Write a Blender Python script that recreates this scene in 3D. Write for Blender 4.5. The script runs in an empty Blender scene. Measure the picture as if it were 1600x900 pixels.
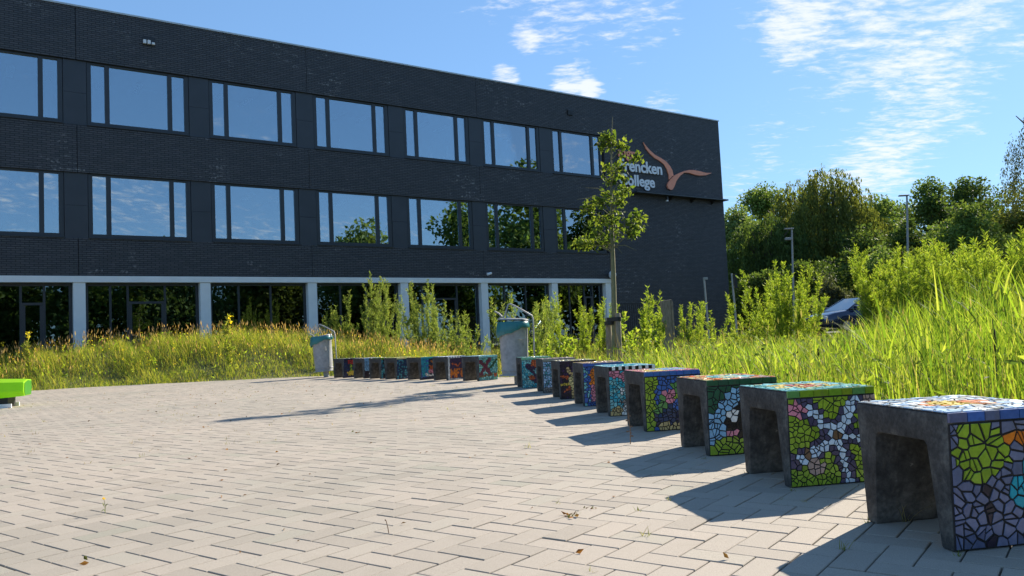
import bpy, math, random
import numpy as np
from mathutils import Matrix, Vector

random.seed(7)
RNG = np.random.default_rng(7)
scene = bpy.context.scene
COL = scene.collection

# ------------------------------------------------------------------ camera
F, PITCH, ROLL, EYE = 1240.0, math.radians(3.55), math.radians(-2.71), 0.72
_c, _s = math.cos(ROLL), math.sin(ROLL)
_U = np.array([0, -math.sin(PITCH), math.cos(PITCH)]); _R = np.array([1.0, 0, 0])
CX = _c * _R + _s * _U; CY = -_s * _R + _c * _U; CZ = np.array([0, math.cos(PITCH), math.sin(PITCH)])
cam_data = bpy.data.cameras.new('camera'); cam = bpy.data.objects.new('camera', cam_data); COL.objects.link(cam)
cam_data.sensor_width = 36; cam_data.lens = F / 1600 * 36; cam_data.clip_end = 5000; cam_data.clip_start = 0.05
M = Matrix.Identity(4)
for i in range(3):
    M[i][0], M[i][1], M[i][2] = CX[i], CY[i], -CZ[i]
M[2][3] = EYE
cam.matrix_world = M
scene.camera = cam

def ray(px, py): return (px - 800) / F * CX - (py - 450) / F * CY + CZ
def gp(px, py, z=0.0):                      # pixel -> point on the level z
    r = ray(px, py); t = (z - EYE) / r[2]; return Vector((r[0] * t, r[1] * t, z))
def dp(px, py, y):                          # pixel -> point at distance y
    r = ray(px, py); t = y / r[1]; return Vector((r[0] * t, y, EYE + r[2] * t))

# ------------------------------------------------------------------ sky and sun
SUN_EL = math.radians(30.5); SX, SY = 0.69, 0.724
SUN = np.array([SX * math.cos(SUN_EL), SY * math.cos(SUN_EL), math.sin(SUN_EL)]); SUN /= np.linalg.norm(SUN)
world = bpy.data.worlds.new('World'); scene.world = world; world.use_nodes = True
wn, wl = world.node_tree.nodes, world.node_tree.links
wn.clear()
def wnode(t, **k):
    n = wn.new(t)
    for a, b in k.items(): setattr(n, a, b)
    return n
w_out = wnode('ShaderNodeOutputWorld'); w_bg = wnode('ShaderNodeBackground'); w_bg.inputs['Strength'].default_value = 0.11
sky = wnode('ShaderNodeTexSky', sky_type='NISHITA', sun_disc=False)
sky.sun_elevation = SUN_EL; sky.sun_rotation = math.atan2(SX, SY); sky.air_density = 1.0; sky.dust_density = 0.15; sky.ozone_density = 3.5; sky.altitude = 0
tc = wnode('ShaderNodeTexCoord')
def wmath(op, a, b=None, c=None):
    n = wnode('ShaderNodeMath', operation=op)
    for i, v in enumerate((a, b, c)):
        if v is None: continue
        if hasattr(v, 'links'): wl.new(v, n.inputs[i])
        else: n.inputs[i].default_value = v
    return n.outputs[0]
sep = wnode('ShaderNodeSeparateXYZ'); wl.new(tc.outputs['Generated'], sep.inputs[0])
zz = wmath('ADD', wmath('MAXIMUM', sep.outputs[2], 0.0), 0.12)
comb = wnode('ShaderNodeCombineXYZ')
wl.new(wmath('DIVIDE', sep.outputs[0], zz), comb.inputs[0]); wl.new(wmath('DIVIDE', sep.outputs[1], zz), comb.inputs[1])
def wnoise(scale, detail, rough, off, sx=1.0, sy=1.0, rot=0.0, dist=0.0):
    mp = wnode('ShaderNodeMapping'); mp.inputs['Location'].default_value = off; mp.inputs['Scale'].default_value = (sx, sy, 1); mp.inputs['Rotation'].default_value = (0, 0, rot)
    wl.new(comb.outputs[0], mp.inputs[0])
    n = wnode('ShaderNodeTexNoise'); n.inputs['Scale'].default_value = scale; n.inputs['Detail'].default_value = detail
    n.inputs['Roughness'].default_value = rough; n.inputs['Distortion'].default_value = dist
    wl.new(mp.outputs[0], n.inputs['Vector']); return n.outputs['Fac']
big = wnoise(0.55, 3, 0.5, (3.1, 1.7, 0))
rip = wnoise(9.0, 9, 0.64, (0.3, 5.2, 0), 1.0, 1.9, 0.5, 0.35)
fine = wnoise(24.0, 6, 0.6, (2.0, 0.4, 0), 1.0, 1.7, 0.5, 0.3)
cov = wmath('MULTIPLY', wmath('SUBTRACT', big, 0.535), 0.6)
def blob(px, py, rad, amp):
    d = ray(px, py); d = d / np.linalg.norm(d)
    n = wnode('ShaderNodeVectorMath', operation='DOT_PRODUCT'); wl.new(tc.outputs['Generated'], n.inputs[0]); n.inputs[1].default_value = d
    mr = wnode('ShaderNodeMapRange', interpolation_type='SMOOTHSTEP'); wl.new(n.outputs['Value'], mr.inputs[0])
    mr.inputs[1].default_value = math.cos(rad / F); mr.inputs[2].default_value = 1.0; mr.inputs[3].default_value = 0; mr.inputs[4].default_value = amp
    return mr.outputs[0]
for b in [(1300, 10, 130, .08), (1420, -10, 150, .09), (1560, 40, 110, .07), (1210, 25, 90, .10), (1250, 60, 60, .08), (1395, 170, 90, .09), (1395, 235, 75, .14), (1340, 285, 90, .14), (1300, 300, 70, .08), (1440, 120, 80, .08),
          (1040, 165, 50, .15), (1010, 35, 70, .10), (890, 5, 100, .13), (740, -5, 90, .11), (818, 62, 32, .20), (895, 135, 48, .24), (788, 125, 34, .26), (930, 140, 26, .2),
          (1230, 230, 60, .10), (1170, 275, 60, .12), (1290, 150, 60, .09), (1510, 170, 60, .10), (1480, 200, 60, .08), (1190, 200, 50, .08), (660, 80, 170, -.16), (1110, 110, 90, -.14), (400, 30, 300, -.16)]:
    cov = wmath('ADD', cov, blob(*b))
dens = wmath('ADD', wmath('ADD', wmath('MULTIPLY', rip, 0.68), wmath('MULTIPLY', fine, 0.32)), cov)
mr = wnode('ShaderNodeMapRange', interpolation_type='SMOOTHSTEP'); wl.new(dens, mr.inputs[0])
mr.inputs[1].default_value = 0.54; mr.inputs[2].default_value = 0.80; mr.inputs[3].default_value = 0; mr.inputs[4].default_value = 0.85
wmix = wnode('ShaderNodeMixRGB'); wl.new(mr.outputs[0], wmix.inputs[0]); 
gam = wnode('ShaderNodeGamma'); gam.inputs[1].default_value = 0.55; wl.new(sky.outputs[0], gam.inputs[0])
stint = wnode('ShaderNodeMixRGB', blend_type='MULTIPLY'); stint.inputs[0].default_value = 1.0; wl.new(gam.outputs[0], stint.inputs[1]); stint.inputs[2].default_value = (0.58, 0.84, 1.13, 1)
wl.new(stint.outputs[0], wmix.inputs[1]); wmix.inputs[2].default_value = (3.1, 3.2, 3.4, 1)
wl.new(wmix.outputs[0], w_bg.inputs[0]); wl.new(w_bg.outputs[0], w_out.inputs[0])

sd = bpy.data.lights.new('sun', 'SUN'); sd.energy = 3.6; sd.angle = math.radians(0.53); sd.color = (1, 0.90, 0.76)
so = bpy.data.objects.new('sun', sd); COL.objects.link(so)
so.rotation_euler = Vector(-SUN).to_track_quat('-Z', 'Y').to_euler()

scene.view_settings.view_transform = 'Standard'; scene.view_settings.look = 'None'
scene.view_settings.exposure = 1.58; scene.view_settings.gamma = 1.0; scene.view_settings.use_curve_mapping = False

# ------------------------------------------------------------------ helpers
def lin(r, g, b):
    f = lambda c: (c / 255 / 12.92) if c / 255 <= 0.04045 else ((c / 255 + 0.055) / 1.055) ** 2.4
    return (f(r), f(g), f(b))
def tag(o, label=None, cat=None, group=None, kind=None):
    if label: o['label'] = label
    if cat: o['category'] = cat
    if group: o['group'] = group
    if kind: o['kind'] = kind
    return o
def empty(name, loc=(0, 0, 0), rz=0.0, label=None, cat=None, group=None):
    o = bpy.data.objects.new(name, None); o.location = loc; o.rotation_euler = (0, 0, rz); o.empty_display_size = 0.2
    COL.objects.link(o); return tag(o, label, cat, group)
def np_mesh(name, V, Q, mat, parent=None, tint=None, smooth=False):
    """V (n,3), Q list of (m,k) int arrays or one array"""
    V = np.asarray(V, dtype=np.float32)
    if not isinstance(Q, (list, tuple)): Q = [Q]
    Q = [np.asarray(q, dtype=np.int32) for q in Q if len(q)]
    me = bpy.data.meshes.new(name); me.vertices.add(len(V)); me.vertices.foreach_set('co', V.ravel())
    nl = sum(q.size for q in Q); nf = sum(len(q) for q in Q)
    me.loops.add(nl); me.loops.foreach_set('vertex_index', np.concatenate([q.ravel() for q in Q]))
    me.polygons.add(nf)
    cnt = np.concatenate([np.full(len(q), q.shape[1], dtype=np.int32) for q in Q])
    st = np.concatenate([[0], np.cumsum(cnt)[:-1]]).astype(np.int32)
    me.polygons.foreach_set('loop_start', st); me.polygons.foreach_set('loop_total', cnt)
    me.polygons.foreach_set('use_smooth', np.full(nf, smooth, dtype=bool))
    if tint is not None:
        a = me.color_attributes.new('tint', 'FLOAT_COLOR', 'POINT')
        t = np.ones((len(V), 4), dtype=np.float32); t[:, :3] = tint; a.data.foreach_set('color', t.ravel())
    me.update(); me.validate()
    if mat: me.materials.append(mat)
    o = bpy.data.objects.new(name, me); COL.objects.link(o)
    if parent: o.parent = parent
    return o
class MB:
    """collects simple shapes, then builds one mesh"""
    def __init__(s): s.v = []; s.f = []; s.t = []
    def add(s, v, f, tint=None):
        k = len(s.v); s.v += [tuple(p) for p in v]; s.f += [tuple(i + k for i in q) for q in f]
        s.t += [tint or (1, 1, 1)] * len(v); return s
    def box(s, a, b, tint=None):
        (x0, y0, z0), (x1, y1, z1) = a, b
        return s.add([(x0, y0, z0), (x1, y0, z0), (x1, y1, z0), (x0, y1, z0), (x0, y0, z1), (x1, y0, z1), (x1, y1, z1), (x0, y1, z1)],
                     [(0, 3, 2, 1), (4, 5, 6, 7), (0, 1, 5, 4), (1, 2, 6, 5), (2, 3, 7, 6), (3, 0, 4, 7)], tint)
    def tube(s, pts, rad, n=8, cap=True, tint=None):
        pts = [Vector(p) for p in pts]; rad = rad if isinstance(rad, (list, tuple)) else [rad] * len(pts)
        V = []; prev = None
        for i, p in enumerate(pts):
            d = (pts[min(i + 1, len(pts) - 1)] - pts[max(i - 1, 0)]).normalized()
            if prev is None:
                a = d.cross(Vector((0, 0, 1)));
                if a.length < 0.05: a = d.cross(Vector((1, 0, 0)))
            else: a = prev - d * prev.dot(d)
            a.normalize(); prev = a; b = d.cross(a)
            V += [p + (a * math.cos(2 * math.pi * k / n) + b * math.sin(2 * math.pi * k / n)) * rad[i] for k in range(n)]
        Fc = [(i * n + k, i * n + (k + 1) % n, (i + 1) * n + (k + 1) % n, (i + 1) * n + k) for i in range(len(pts) - 1) for k in range(n)]
        if cap: Fc += [tuple(range(n))[::-1], tuple((len(pts) - 1) * n + k for k in range(n))]
        return s.add(V, Fc, tint)
    def lathe(s, prof, n=24, c=(0, 0, 0), fn=None, cap=True, tint=None):
        V = []
        for r, z in prof:
            for k in range(n):
                a = 2 * math.pi * k / n; p = (r * math.cos(a), r * math.sin(a), z)
                if fn: p = fn(p, a)
                V.append((p[0] + c[0], p[1] + c[1], p[2] + c[2]))
        Fc = [(i * n + k, i * n + (k + 1) % n, (i + 1) * n + (k + 1) % n, (i + 1) * n + k) for i in range(len(prof) - 1) for k in range(n)]
        if cap: Fc += [tuple(range(n))[::-1], tuple((len(prof) - 1) * n + k for k in range(n))]
        return s.add(V, Fc, tint)
    def prism(s, poly, fn, a, b, tint=None):
        """poly 2-D outline, fn(p, q, d) -> 3-D; from depth a to b"""
        n = len(poly); V = [fn(p, q, a) for p, q in poly] + [fn(p, q, b) for p, q in poly]
        return s.add(V, [tuple(range(n))[::-1], tuple(range(n, 2 * n))] + [(k, (k + 1) % n, n + (k + 1) % n, n + k) for k in range(n)], tint)
    def build(s, name, mat, parent=None, smooth=False, bevel=0.0, tinted=False, seg=2):
        me = bpy.data.meshes.new(name); me.from_pydata(s.v, [], s.f)
        if tinted:
            a = me.color_attributes.new('tint', 'FLOAT_COLOR', 'POINT')
            a.data.foreach_set('color', np.c_[np.array(s.t, dtype=np.float32), np.ones(len(s.t))].astype(np.float32).ravel())
        import bmesh
        bm = bmesh.new(); bm.from_mesh(me); bmesh.ops.recalc_face_normals(bm, faces=bm.faces)
        if bevel:
            es = [e for e in bm.edges if len(e.link_faces) == 2 and e.calc_face_angle(0) > 0.5]
            bmesh.ops.bevel(bm, geom=es, offset=bevel, segments=seg, profile=0.5, affect='EDGES')
        bm.to_mesh(me); bm.free()
        if smooth:
            me.polygons.foreach_set('use_smooth', np.ones(len(me.polygons), dtype=bool))
            me.set_sharp_from_angle(angle=math.radians(35))
        me.materials.append(mat)
        o = bpy.data.objects.new(name, me); COL.objects.link(o)
        if parent: o.parent = parent
        return o

# ------------------------------------------------------------------ materials
def new_mat(name):
    m = bpy.data.materials.new(name); m.use_nodes = True
    nt = m.node_tree; return m, nt.nodes, nt.links, nt.nodes['Principled BSDF']
def ramp(n, l, src, stops):
    r = n.new('ShaderNodeValToRGB'); l.new(src, r.inputs[0])
    while len(r.color_ramp.elements) < len(stops): r.color_ramp.elements.new(0.5)
    for e, (p, c) in zip(r.color_ramp.elements, stops): e.position = p; e.color = (*c, 1)
    return r.outputs[0]
def noise(n, l, scale, detail=4, rough=0.55, vec=None, dist=0.0):
    t = n.new('ShaderNodeTexNoise'); t.inputs['Scale'].default_value = scale; t.inputs['Detail'].default_value = detail
    t.inputs['Roughness'].default_value = rough; t.inputs['Distortion'].default_value = dist
    if vec is None:
        c = n.new('ShaderNodeTexCoord'); vec = c.outputs['Object']
    l.new(vec, t.inputs['Vector']); return t.outputs['Fac']
def mixc(n, l, fac, a, b, mode='MIX'):
    m = n.new('ShaderNodeMixRGB'); m.blend_type = mode
    for i, v in ((0, fac), (1, a), (2, b)):
        if hasattr(v, 'links'): l.new(v, m.inputs[i])
        elif i == 0: m.inputs[0].default_value = v
        else: m.inputs[i].default_value = (*v, 1)
    return m.outputs[0]
def bump(n, l, b, h, strength=0.3, dist=0.01):
    bp = n.new('ShaderNodeBump'); bp.inputs['Strength'].default_value = strength; bp.inputs['Distance'].default_value = dist
    l.new(h, bp.inputs['Height']); l.new(bp.outputs[0], b.inputs['Normal'])
def simple(name, col, rough=0.6, metal=0.0, spec=0.5, var=0.15, scale=6.0, bmp=0.0, coat=0.0):
    m, n, l, b = new_mat(name)
    f = noise(n, l, scale, 5)
    lo = tuple(c * (1 - var) for c in col); hi = tuple(min(1, c * (1 + var)) for c in col)
    l.new(ramp(n, l, f, [(0.3, lo), (0.7, hi)]), b.inputs['Base Color'])
    b.inputs['Roughness'].default_value = rough; b.inputs['Metallic'].default_value = metal; b.inputs['Specular IOR Level'].default_value = spec
    b.inputs['Coat Weight'].default_value = coat
    if bmp: bump(n, l, b, noise(n, l, scale * 8, 4), bmp)
    return m
def attr(n, name='tint'):
    a = n.new('ShaderNodeAttribute'); a.attribute_name = name; return a.outputs['Color']
def leaf_material(name, trans=0.45, rough=0.5, spec=0.3, sat=1.0):
    m, n, l, b = new_mat(name); out = n['Material Output']
    c = attr(n); l.new(c, b.inputs['Base Color']); b.inputs['Roughness'].default_value = rough; b.inputs['Specular IOR Level'].default_value = spec
    t = n.new('ShaderNodeBsdfTranslucent')
    tcol = mixc(n, l, 1.0, c, (1.25, 1.2, 0.55), 'MULTIPLY'); l.new(tcol, t.inputs[0])
    mx = n.new('ShaderNodeMixShader'); mx.inputs[0].default_value = trans
    l.new(b.outputs[0], mx.inputs[1]); l.new(t.outputs[0], mx.inputs[2]); l.new(mx.outputs[0], out.inputs[0]); return m

MAT = {}
MAT['leaf'] = leaf_material('foliage', 0.58, 0.55, 0.2)
MAT['grass'] = leaf_material('grass_blades', 0.6, 0.6, 0.12)
MAT['farleaf'] = leaf_material('tree_foliage', 0.42, 0.6, 0.15)

def bark_mat(name, c0, c1):
    m, n, l, b = new_mat(name)
    tcn = n.new('ShaderNodeTexCoord'); mp = n.new('ShaderNodeMapping'); mp.inputs['Scale'].default_value = (1, 1, 0.2); l.new(tcn.outputs['Object'], mp.inputs[0])
    f = noise(n, l, 40, 6, 0.6, mp.outputs[0]); l.new(ramp(n, l, f, [(0.3, c0), (0.7, c1)]), b.inputs['Base Color']); b.inputs['Roughness'].default_value = 0.85
    bump(n, l, b, f, 0.6, 0.01); return m
MAT['bark'] = bark_mat('bark', (0.05, 0.042, 0.03), (0.14, 0.12, 0.085))
MAT['youngbark'] = bark_mat('young_bark', (0.13, 0.13, 0.06), (0.26, 0.24, 0.13))
MAT['stake'] = bark_mat('weathered_timber', (0.16, 0.125, 0.085), (0.36, 0.29, 0.21))
MAT['stem'] = bark_mat('willow_stem', (0.12, 0.14, 0.04), (0.22, 0.22, 0.08))

# pavers
m, n, l, b = new_mat('concrete_paver')
geo = n.new('ShaderNodeNewGeometry'); oi = n.new('ShaderNodeObjectInfo')
pos = geo.outputs['Position']
isl = n.new('ShaderNodeMath'); isl.operation = 'ADD'; l.new(geo.outputs['Random Per Island'], isl.inputs[0]); l.new(oi.outputs['Random'], isl.inputs[1])
fr = n.new('ShaderNodeMath'); fr.operation = 'FRACT'; l.new(isl.outputs[0], fr.inputs[0])
base = ramp(n, l, fr.outputs[0], [(0.0, (0.305, 0.274, 0.23)), (0.3, (0.34, 0.304, 0.256)), (0.7, (0.362, 0.322, 0.271)), (0.93, (0.35, 0.32, 0.268)), (1.0, (0.295, 0.282, 0.23))])
patch = noise(n, l, 0.5, 3, 0.5, pos)
base = mixc(n, l, 1.0, base, ramp(n, l, patch, [(0.3, (0.86, 0.88, 0.87)), (0.5, (1.0, 0.99, 0.98)), (0.7, (1.08, 1.05, 1.03))]), 'MULTIPLY')
grain = noise(n, l, 260, 4, 0.7, pos)
base = mixc(n, l, 1.0, base, ramp(n, l, grain, [(0.32, (0.74, 0.73, 0.72)), (0.5, (1, 1, 1)), (0.7, (1.18, 1.17, 1.15))]), 'MULTIPLY')
vor = n.new('ShaderNodeTexVoronoi'); vor.inputs['Scale'].default_value = 75; l.new(pos, vor.inputs['Vector'])
base = mixc(n, l, ramp(n, l, vor.outputs['Distance'], [(0.0, (0.55, 0.55, 0.55)), (0.16, (0, 0, 0))]), base, (0.46, 0.43, 0.38))
stain = noise(n, l, 3.2, 6, 0.65, pos)
base = mixc(n, l, ramp(n, l, stain, [(0.55, (0, 0, 0)), (0.74, (0.45, 0.45, 0.45))]), base, (0.26, 0.23, 0.18))
l.new(base, b.inputs['Base Color']); b.inputs['Roughness'].default_value = 0.85; b.inputs['Specular IOR Level'].default_value = 0.3
bump(n, l, b, grain, 0.5, 0.002); MAT['paver'] = m

m, n, l, b = new_mat('joint_sand')
g = n.new('ShaderNodeNewGeometry'); f = noise(n, l, 35, 6, 0.6, g.outputs['Position'])
l.new(ramp(n, l, f, [(0.3, (0.03, 0.027, 0.022)), (0.7, (0.075, 0.066, 0.05))]), b.inputs['Base Color']); b.inputs['Roughness'].default_value = 0.95; MAT['sand'] = m
m, n, l, b = new_mat('soil_and_turf')
g = n.new('ShaderNodeNewGeometry'); f = noise(n, l, 1.3, 8, 0.65, g.outputs['Position']); f2 = noise(n, l, 22, 5, 0.6, g.outputs['Position'])
c = ramp(n, l, f, [(0.3, (0.05, 0.062, 0.018)), (0.55, (0.09, 0.10, 0.03)), (0.75, (0.13, 0.11, 0.05))])
c = mixc(n, l, 1.0, c, ramp(n, l, f2, [(0.3, (0.6, 0.6, 0.6)), (0.7, (1.25, 1.25, 1.25))]), 'MULTIPLY')
l.new(c, b.inputs['Base Color']); b.inputs['Roughness'].default_value = 0.95; bump(n, l, b, f2, 0.8, 0.04); MAT['soil'] = m
MAT['asphalt'] = simple('asphalt', (0.06, 0.06, 0.06), 0.9, var=0.3, scale=20, bmp=0.3)
MAT['kerb'] = simple('kerb_concrete', (0.42, 0.40, 0.36), 0.85, var=0.15, scale=8, bmp=0.2)

# dark clinker brick
m, n, l, b = new_mat('dark_clinker_brick')
t = n.new('ShaderNodeTexCoord'); mp = n.new('ShaderNodeMapping'); mp.inputs['Rotation'].default_value = (math.radians(90), 0, 0)
sp = n.new('ShaderNodeSeparateXYZ'); l.new(t.outputs['Object'], sp.inputs[0]); cb = n.new('ShaderNodeCombineXYZ')
ad = n.new('ShaderNodeMath'); ad.operation = 'ADD'; l.new(sp.outputs[0], ad.inputs[0]); l.new(sp.outputs[1], ad.inputs[1])
l.new(ad.outputs[0], cb.inputs[0]); l.new(sp.outputs[2], cb.inputs[1])
br = n.new('ShaderNodeTexBrick'); l.new(cb.outputs[0], br.inputs['Vector']); br.inputs['Scale'].default_value = 1.0
br.inputs['Brick Width'].default_value = 0.25; br.inputs['Row Height'].default_value = 0.07; br.inputs['Mortar Size'].default_value = 0.012; br.inputs['Mortar Smooth'].default_value = 0.3
br.inputs['Color1'].default_value = (0.062, 0.064, 0.070, 1); br.inputs['Color2'].default_value = (0.092, 0.090, 0.096, 1); br.inputs['Mortar'].default_value = (0.020, 0.020, 0.023, 1); br.inputs['Bias'].default_value = -0.2
wn1 = n.new('ShaderNodeTexWhiteNoise'); wn1.noise_dimensions = '2D'
sc = n.new('ShaderNodeVectorMath'); sc.operation = 'DIVIDE'; l.new(cb.outputs[0], sc.inputs[0]); sc.inputs[1].default_value = (0.25, 0.07, 1)
fl = n.new('ShaderNodeVectorMath'); fl.operation = 'FLOOR'; l.new(sc.outputs[0], fl.inputs[0]); l.new(fl.outputs[0], wn1.inputs['Vector'])
pn = noise(n, l, 0.45, 4, 0.6, cb.outputs[0]); pn2 = noise(n, l, 11, 3, 0.6, cb.outputs[0])
mm = n.new('ShaderNodeMath'); mm.operation = 'MULTIPLY'; l.new(ramp(n, l, wn1.outputs['Value'], [(0.72, (0, 0, 0)), (0.9, (1, 1, 1))]), mm.inputs[0])
l.new(ramp(n, l, pn, [(0.54, (0, 0, 0)), (0.66, (1, 1, 1))]), mm.inputs[1])
mm2 = n.new('ShaderNodeMath'); mm2.operation = 'MULTIPLY'; l.new(mm.outputs[0], mm2.inputs[0]); l.new(ramp(n, l, pn2, [(0.47, (0, 0, 0)), (0.62, (0.75, 0.75, 0.75))]), mm2.inputs[1])
bc = mixc(n, l, mm2.outputs[0], br.outputs['Color'], (0.34, 0.33, 0.32))
l.new(bc, b.inputs['Base Color']); b.inputs['Roughness'].default_value = 0.55; b.inputs['Specular IOR Level'].default_value = 0.4
hm = n.new('ShaderNodeMath'); hm.operation = 'SUBTRACT'; hm.inputs[0].default_value = 1.0; l.new(br.outputs['Fac'], hm.inputs[1])
ha = n.new('ShaderNodeMath'); ha.operation = 'MULTIPLY_ADD'; l.new(wn1.outputs['Value'], ha.inputs[0]); ha.inputs[1].default_value = 0.5; l.new(hm.outputs[0], ha.inputs[2])
bump(n, l, b, ha.outputs[0], 0.9, 0.012); MAT['brick'] = m
MAT['frame'] = simple('dark_aluminium', (0.032, 0.036, 0.042), 0.4, var=0.1)
MAT['panel'] = simple('dark_facade_panel', (0.04, 0.045, 0.054), 0.45, var=0.12, scale=1.5)
MAT['white'] = simple('white_concrete', (0.82, 0.82, 0.80), 0.7, var=0.05, scale=2.5, bmp=0.1)
MAT['coping'] = simple('metal_coping', (0.5, 0.5, 0.48), 0.4, metal=0.5)
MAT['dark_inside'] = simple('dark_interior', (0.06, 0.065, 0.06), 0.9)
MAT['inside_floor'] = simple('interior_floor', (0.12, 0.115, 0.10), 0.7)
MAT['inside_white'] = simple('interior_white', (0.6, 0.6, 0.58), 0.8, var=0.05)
m, n, l, b = new_mat('window_glass')
lw = n.new('ShaderNodeFresnel'); lw.inputs[0].default_value = 1.6
fm = n.new('ShaderNodeMath'); fm.operation = 'MULTIPLY_ADD'; l.new(lw.outputs[0], fm.inputs[0]); fm.inputs[1].default_value = 1.0; fm.inputs[2].default_value = 0.36; fm.use_clamp = True
gl = n.new('ShaderNodeBsdfGlossy'); gl.inputs['Roughness'].default_value = 0.0; gl.inputs['Color'].default_value = (0.78, 0.90, 1.0, 1)
nz = noise(n, l, 0.7, 2, 0.5); bp = n.new('ShaderNodeBump'); bp.inputs['Strength'].default_value = 0.05; bp.inputs['Distance'].default_value = 0.03; l.new(nz, bp.inputs['Height']); l.new(bp.outputs[0], gl.inputs['Normal'])
tr = n.new('ShaderNodeBsdfTransparent'); tr.inputs[0].default_value = (0.55, 0.62, 0.60, 1)
mx = n.new('ShaderNodeMixShader'); l.new(fm.outputs[0], mx.inputs[0]); l.new(tr.outputs[0], mx.inputs[1]); l.new(gl.outputs[0], mx.inputs[2]); l.new(mx.outputs[0], n['Material Output'].inputs[0]); MAT['glass'] = m
m2 = m.copy(); m2.name = 'ground_floor_glass'; MAT['glass_low'] = m2
for nd in m2.node_tree.nodes:
    if nd.type == 'MATH' and nd.operation == 'MULTIPLY_ADD': nd.inputs[2].default_value = 0.11
    if nd.type == 'BSDF_TRANSPARENT': nd.inputs[0].default_value = (0.42, 0.55, 0.52, 1)
MAT['sign_white'] = simple('sign_white', (0.84, 0.85, 0.87), 0.5, var=0.04)
MAT['sign_orange'] = simple('sign_orange', (0.93, 0.33, 0.19), 0.5, var=0.08)

# weathered bench concrete
m, n, l, b = new_mat('weathered_dark_concrete')
f = noise(n, l, 7, 8, 0.7); f2 = noise(n, l, 60, 4, 0.6); f3 = noise(n, l, 28, 3, 0.5)
c = ramp(n, l, f, [(0.30, (0.018, 0.017, 0.016)), (0.48, (0.052, 0.049, 0.045)), (0.70, (0.15, 0.14, 0.12))])
c = mixc(n, l, 1.0, c, ramp(n, l, f2, [(0.3, (0.65, 0.65, 0.65)), (0.65, (1.3, 1.3, 1.3))]), 'MULTIPLY')
c = mixc(n, l, ramp(n, l, f3, [(0.72, (0, 0, 0)), (0.78, (0.7, 0.7, 0.7))]), c, (0.3, 0.29, 0.25))
l.new(c, b.inputs['Base Color']); b.inputs['Roughness'].default_value = 0.9; bump(n, l, b, f2, 0.7, 0.006); MAT['bench'] = m
MAT['grout'] = simple('dark_grout', (0.028, 0.025, 0.024), 0.9, var=0.3, scale=60, bmp=0.4)
m, n, l, b = new_mat('glazed_tile')
c = attr(n); f = noise(n, l, 70, 3); c = mixc(n, l, 1.0, c, ramp(n, l, f, [(0.3, (0.82, 0.82, 0.82)), (0.7, (1.08, 1.08, 1.08))]), 'MULTIPLY')
d = noise(n, l, 22, 6, 0.65); c = mixc(n, l, ramp(n, l, d, [(0.6, (0, 0, 0)), (0.8, (0.55, 0.55, 0.55))]), c, (0.13, 0.11, 0.09))
l.new(c, b.inputs['Base Color']); b.inputs['Roughness'].default_value = 0.28; b.inputs['Specular IOR Level'].default_value = 0.5; MAT['tile'] = m
m, n, l, b = new_mat('galvanised_steel')
vo = n.new('ShaderNodeTexVoronoi'); vo.inputs['Scale'].default_value = 16; t = n.new('ShaderNodeTexCoord'); l.new(t.outputs['Object'], vo.inputs['Vector'])
f = noise(n, l, 9, 6, 0.6)
c = mixc(n, l, 1.0, ramp(n, l, f, [(0.3, (0.25, 0.26, 0.265)), (0.7, (0.37, 0.38, 0.385))]), ramp(n, l, vo.outputs['Distance'], [(0.0, (0.88, 0.88, 0.88)), (0.6, (1.08, 1.08, 1.08))]), 'MULTIPLY')
l.new(c, b.inputs['Base Color']); b.inputs['Metallic'].default_value = 0.25; b.inputs['Roughness'].default_value = 0.6; MAT['zinc'] = m
m = leaf_material('bin_bag', 0.25, 0.3, 0.5); MAT['bag'] = m
m, n, l, b = new_mat('lime_plastic'); f = noise(n, l, 5, 4); c = ramp(n, l, f, [(0.3, (0.42, 0.80, 0.02)), (0.7, (0.46, 0.85, 0.025))]); l.new(c, b.inputs['Base Color']); b.inputs['Roughness'].default_value = 0.4
tl = n.new('ShaderNodeBsdfTranslucent'); l.new(c, tl.inputs[0]); mx = n.new('ShaderNodeMixShader'); mx.inputs[0].default_value = 0.5; l.new(b.outputs[0], mx.inputs[1]); l.new(tl.outputs[0], mx.inputs[2]); l.new(mx.outputs[0], n['Material Output'].inputs[0]); MAT['lime'] = m
MAT['limedark'] = simple('green_plastic', (0.03, 0.2, 0.005), 0.4, var=0.04)
MAT['rubber'] = simple('black_rubber', (0.018, 0.018, 0.018), 0.7)
MAT['metal_grey'] = simple('grey_metal', (0.32, 0.33, 0.33), 0.45, metal=0.4)
MAT['black_metal'] = simple('black_metal', (0.02, 0.02, 0.022), 0.5)
MAT['lampglass'] = simple('opal_lamp_cover', (0.75, 0.76, 0.77), 0.35, var=0.03)
MAT['carpaint'] = simple('dark_blue_car_paint', (0.012, 0.022, 0.06), 0.25, var=0.05, coat=1.0, metal=0.3)
m, n, l, b = new_mat('car_glass'); b.inputs['Base Color'].default_value = (0.02, 0.025, 0.03, 1); b.inputs['Roughness'].default_value = 0.03; b.inputs['Coat Weight'].default_value = 1.0; MAT['carglass'] = m
MAT['chrome'] = simple('wheel_metal', (0.5, 0.5, 0.52), 0.3, metal=0.8)
MAT['drystem'] = simple('dry_stem', (0.22, 0.13, 0.07), 0.8)
MAT['cattail'] = simple('cattail_brown', (0.055, 0.028, 0.014), 0.9, bmp=0.4)

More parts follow.
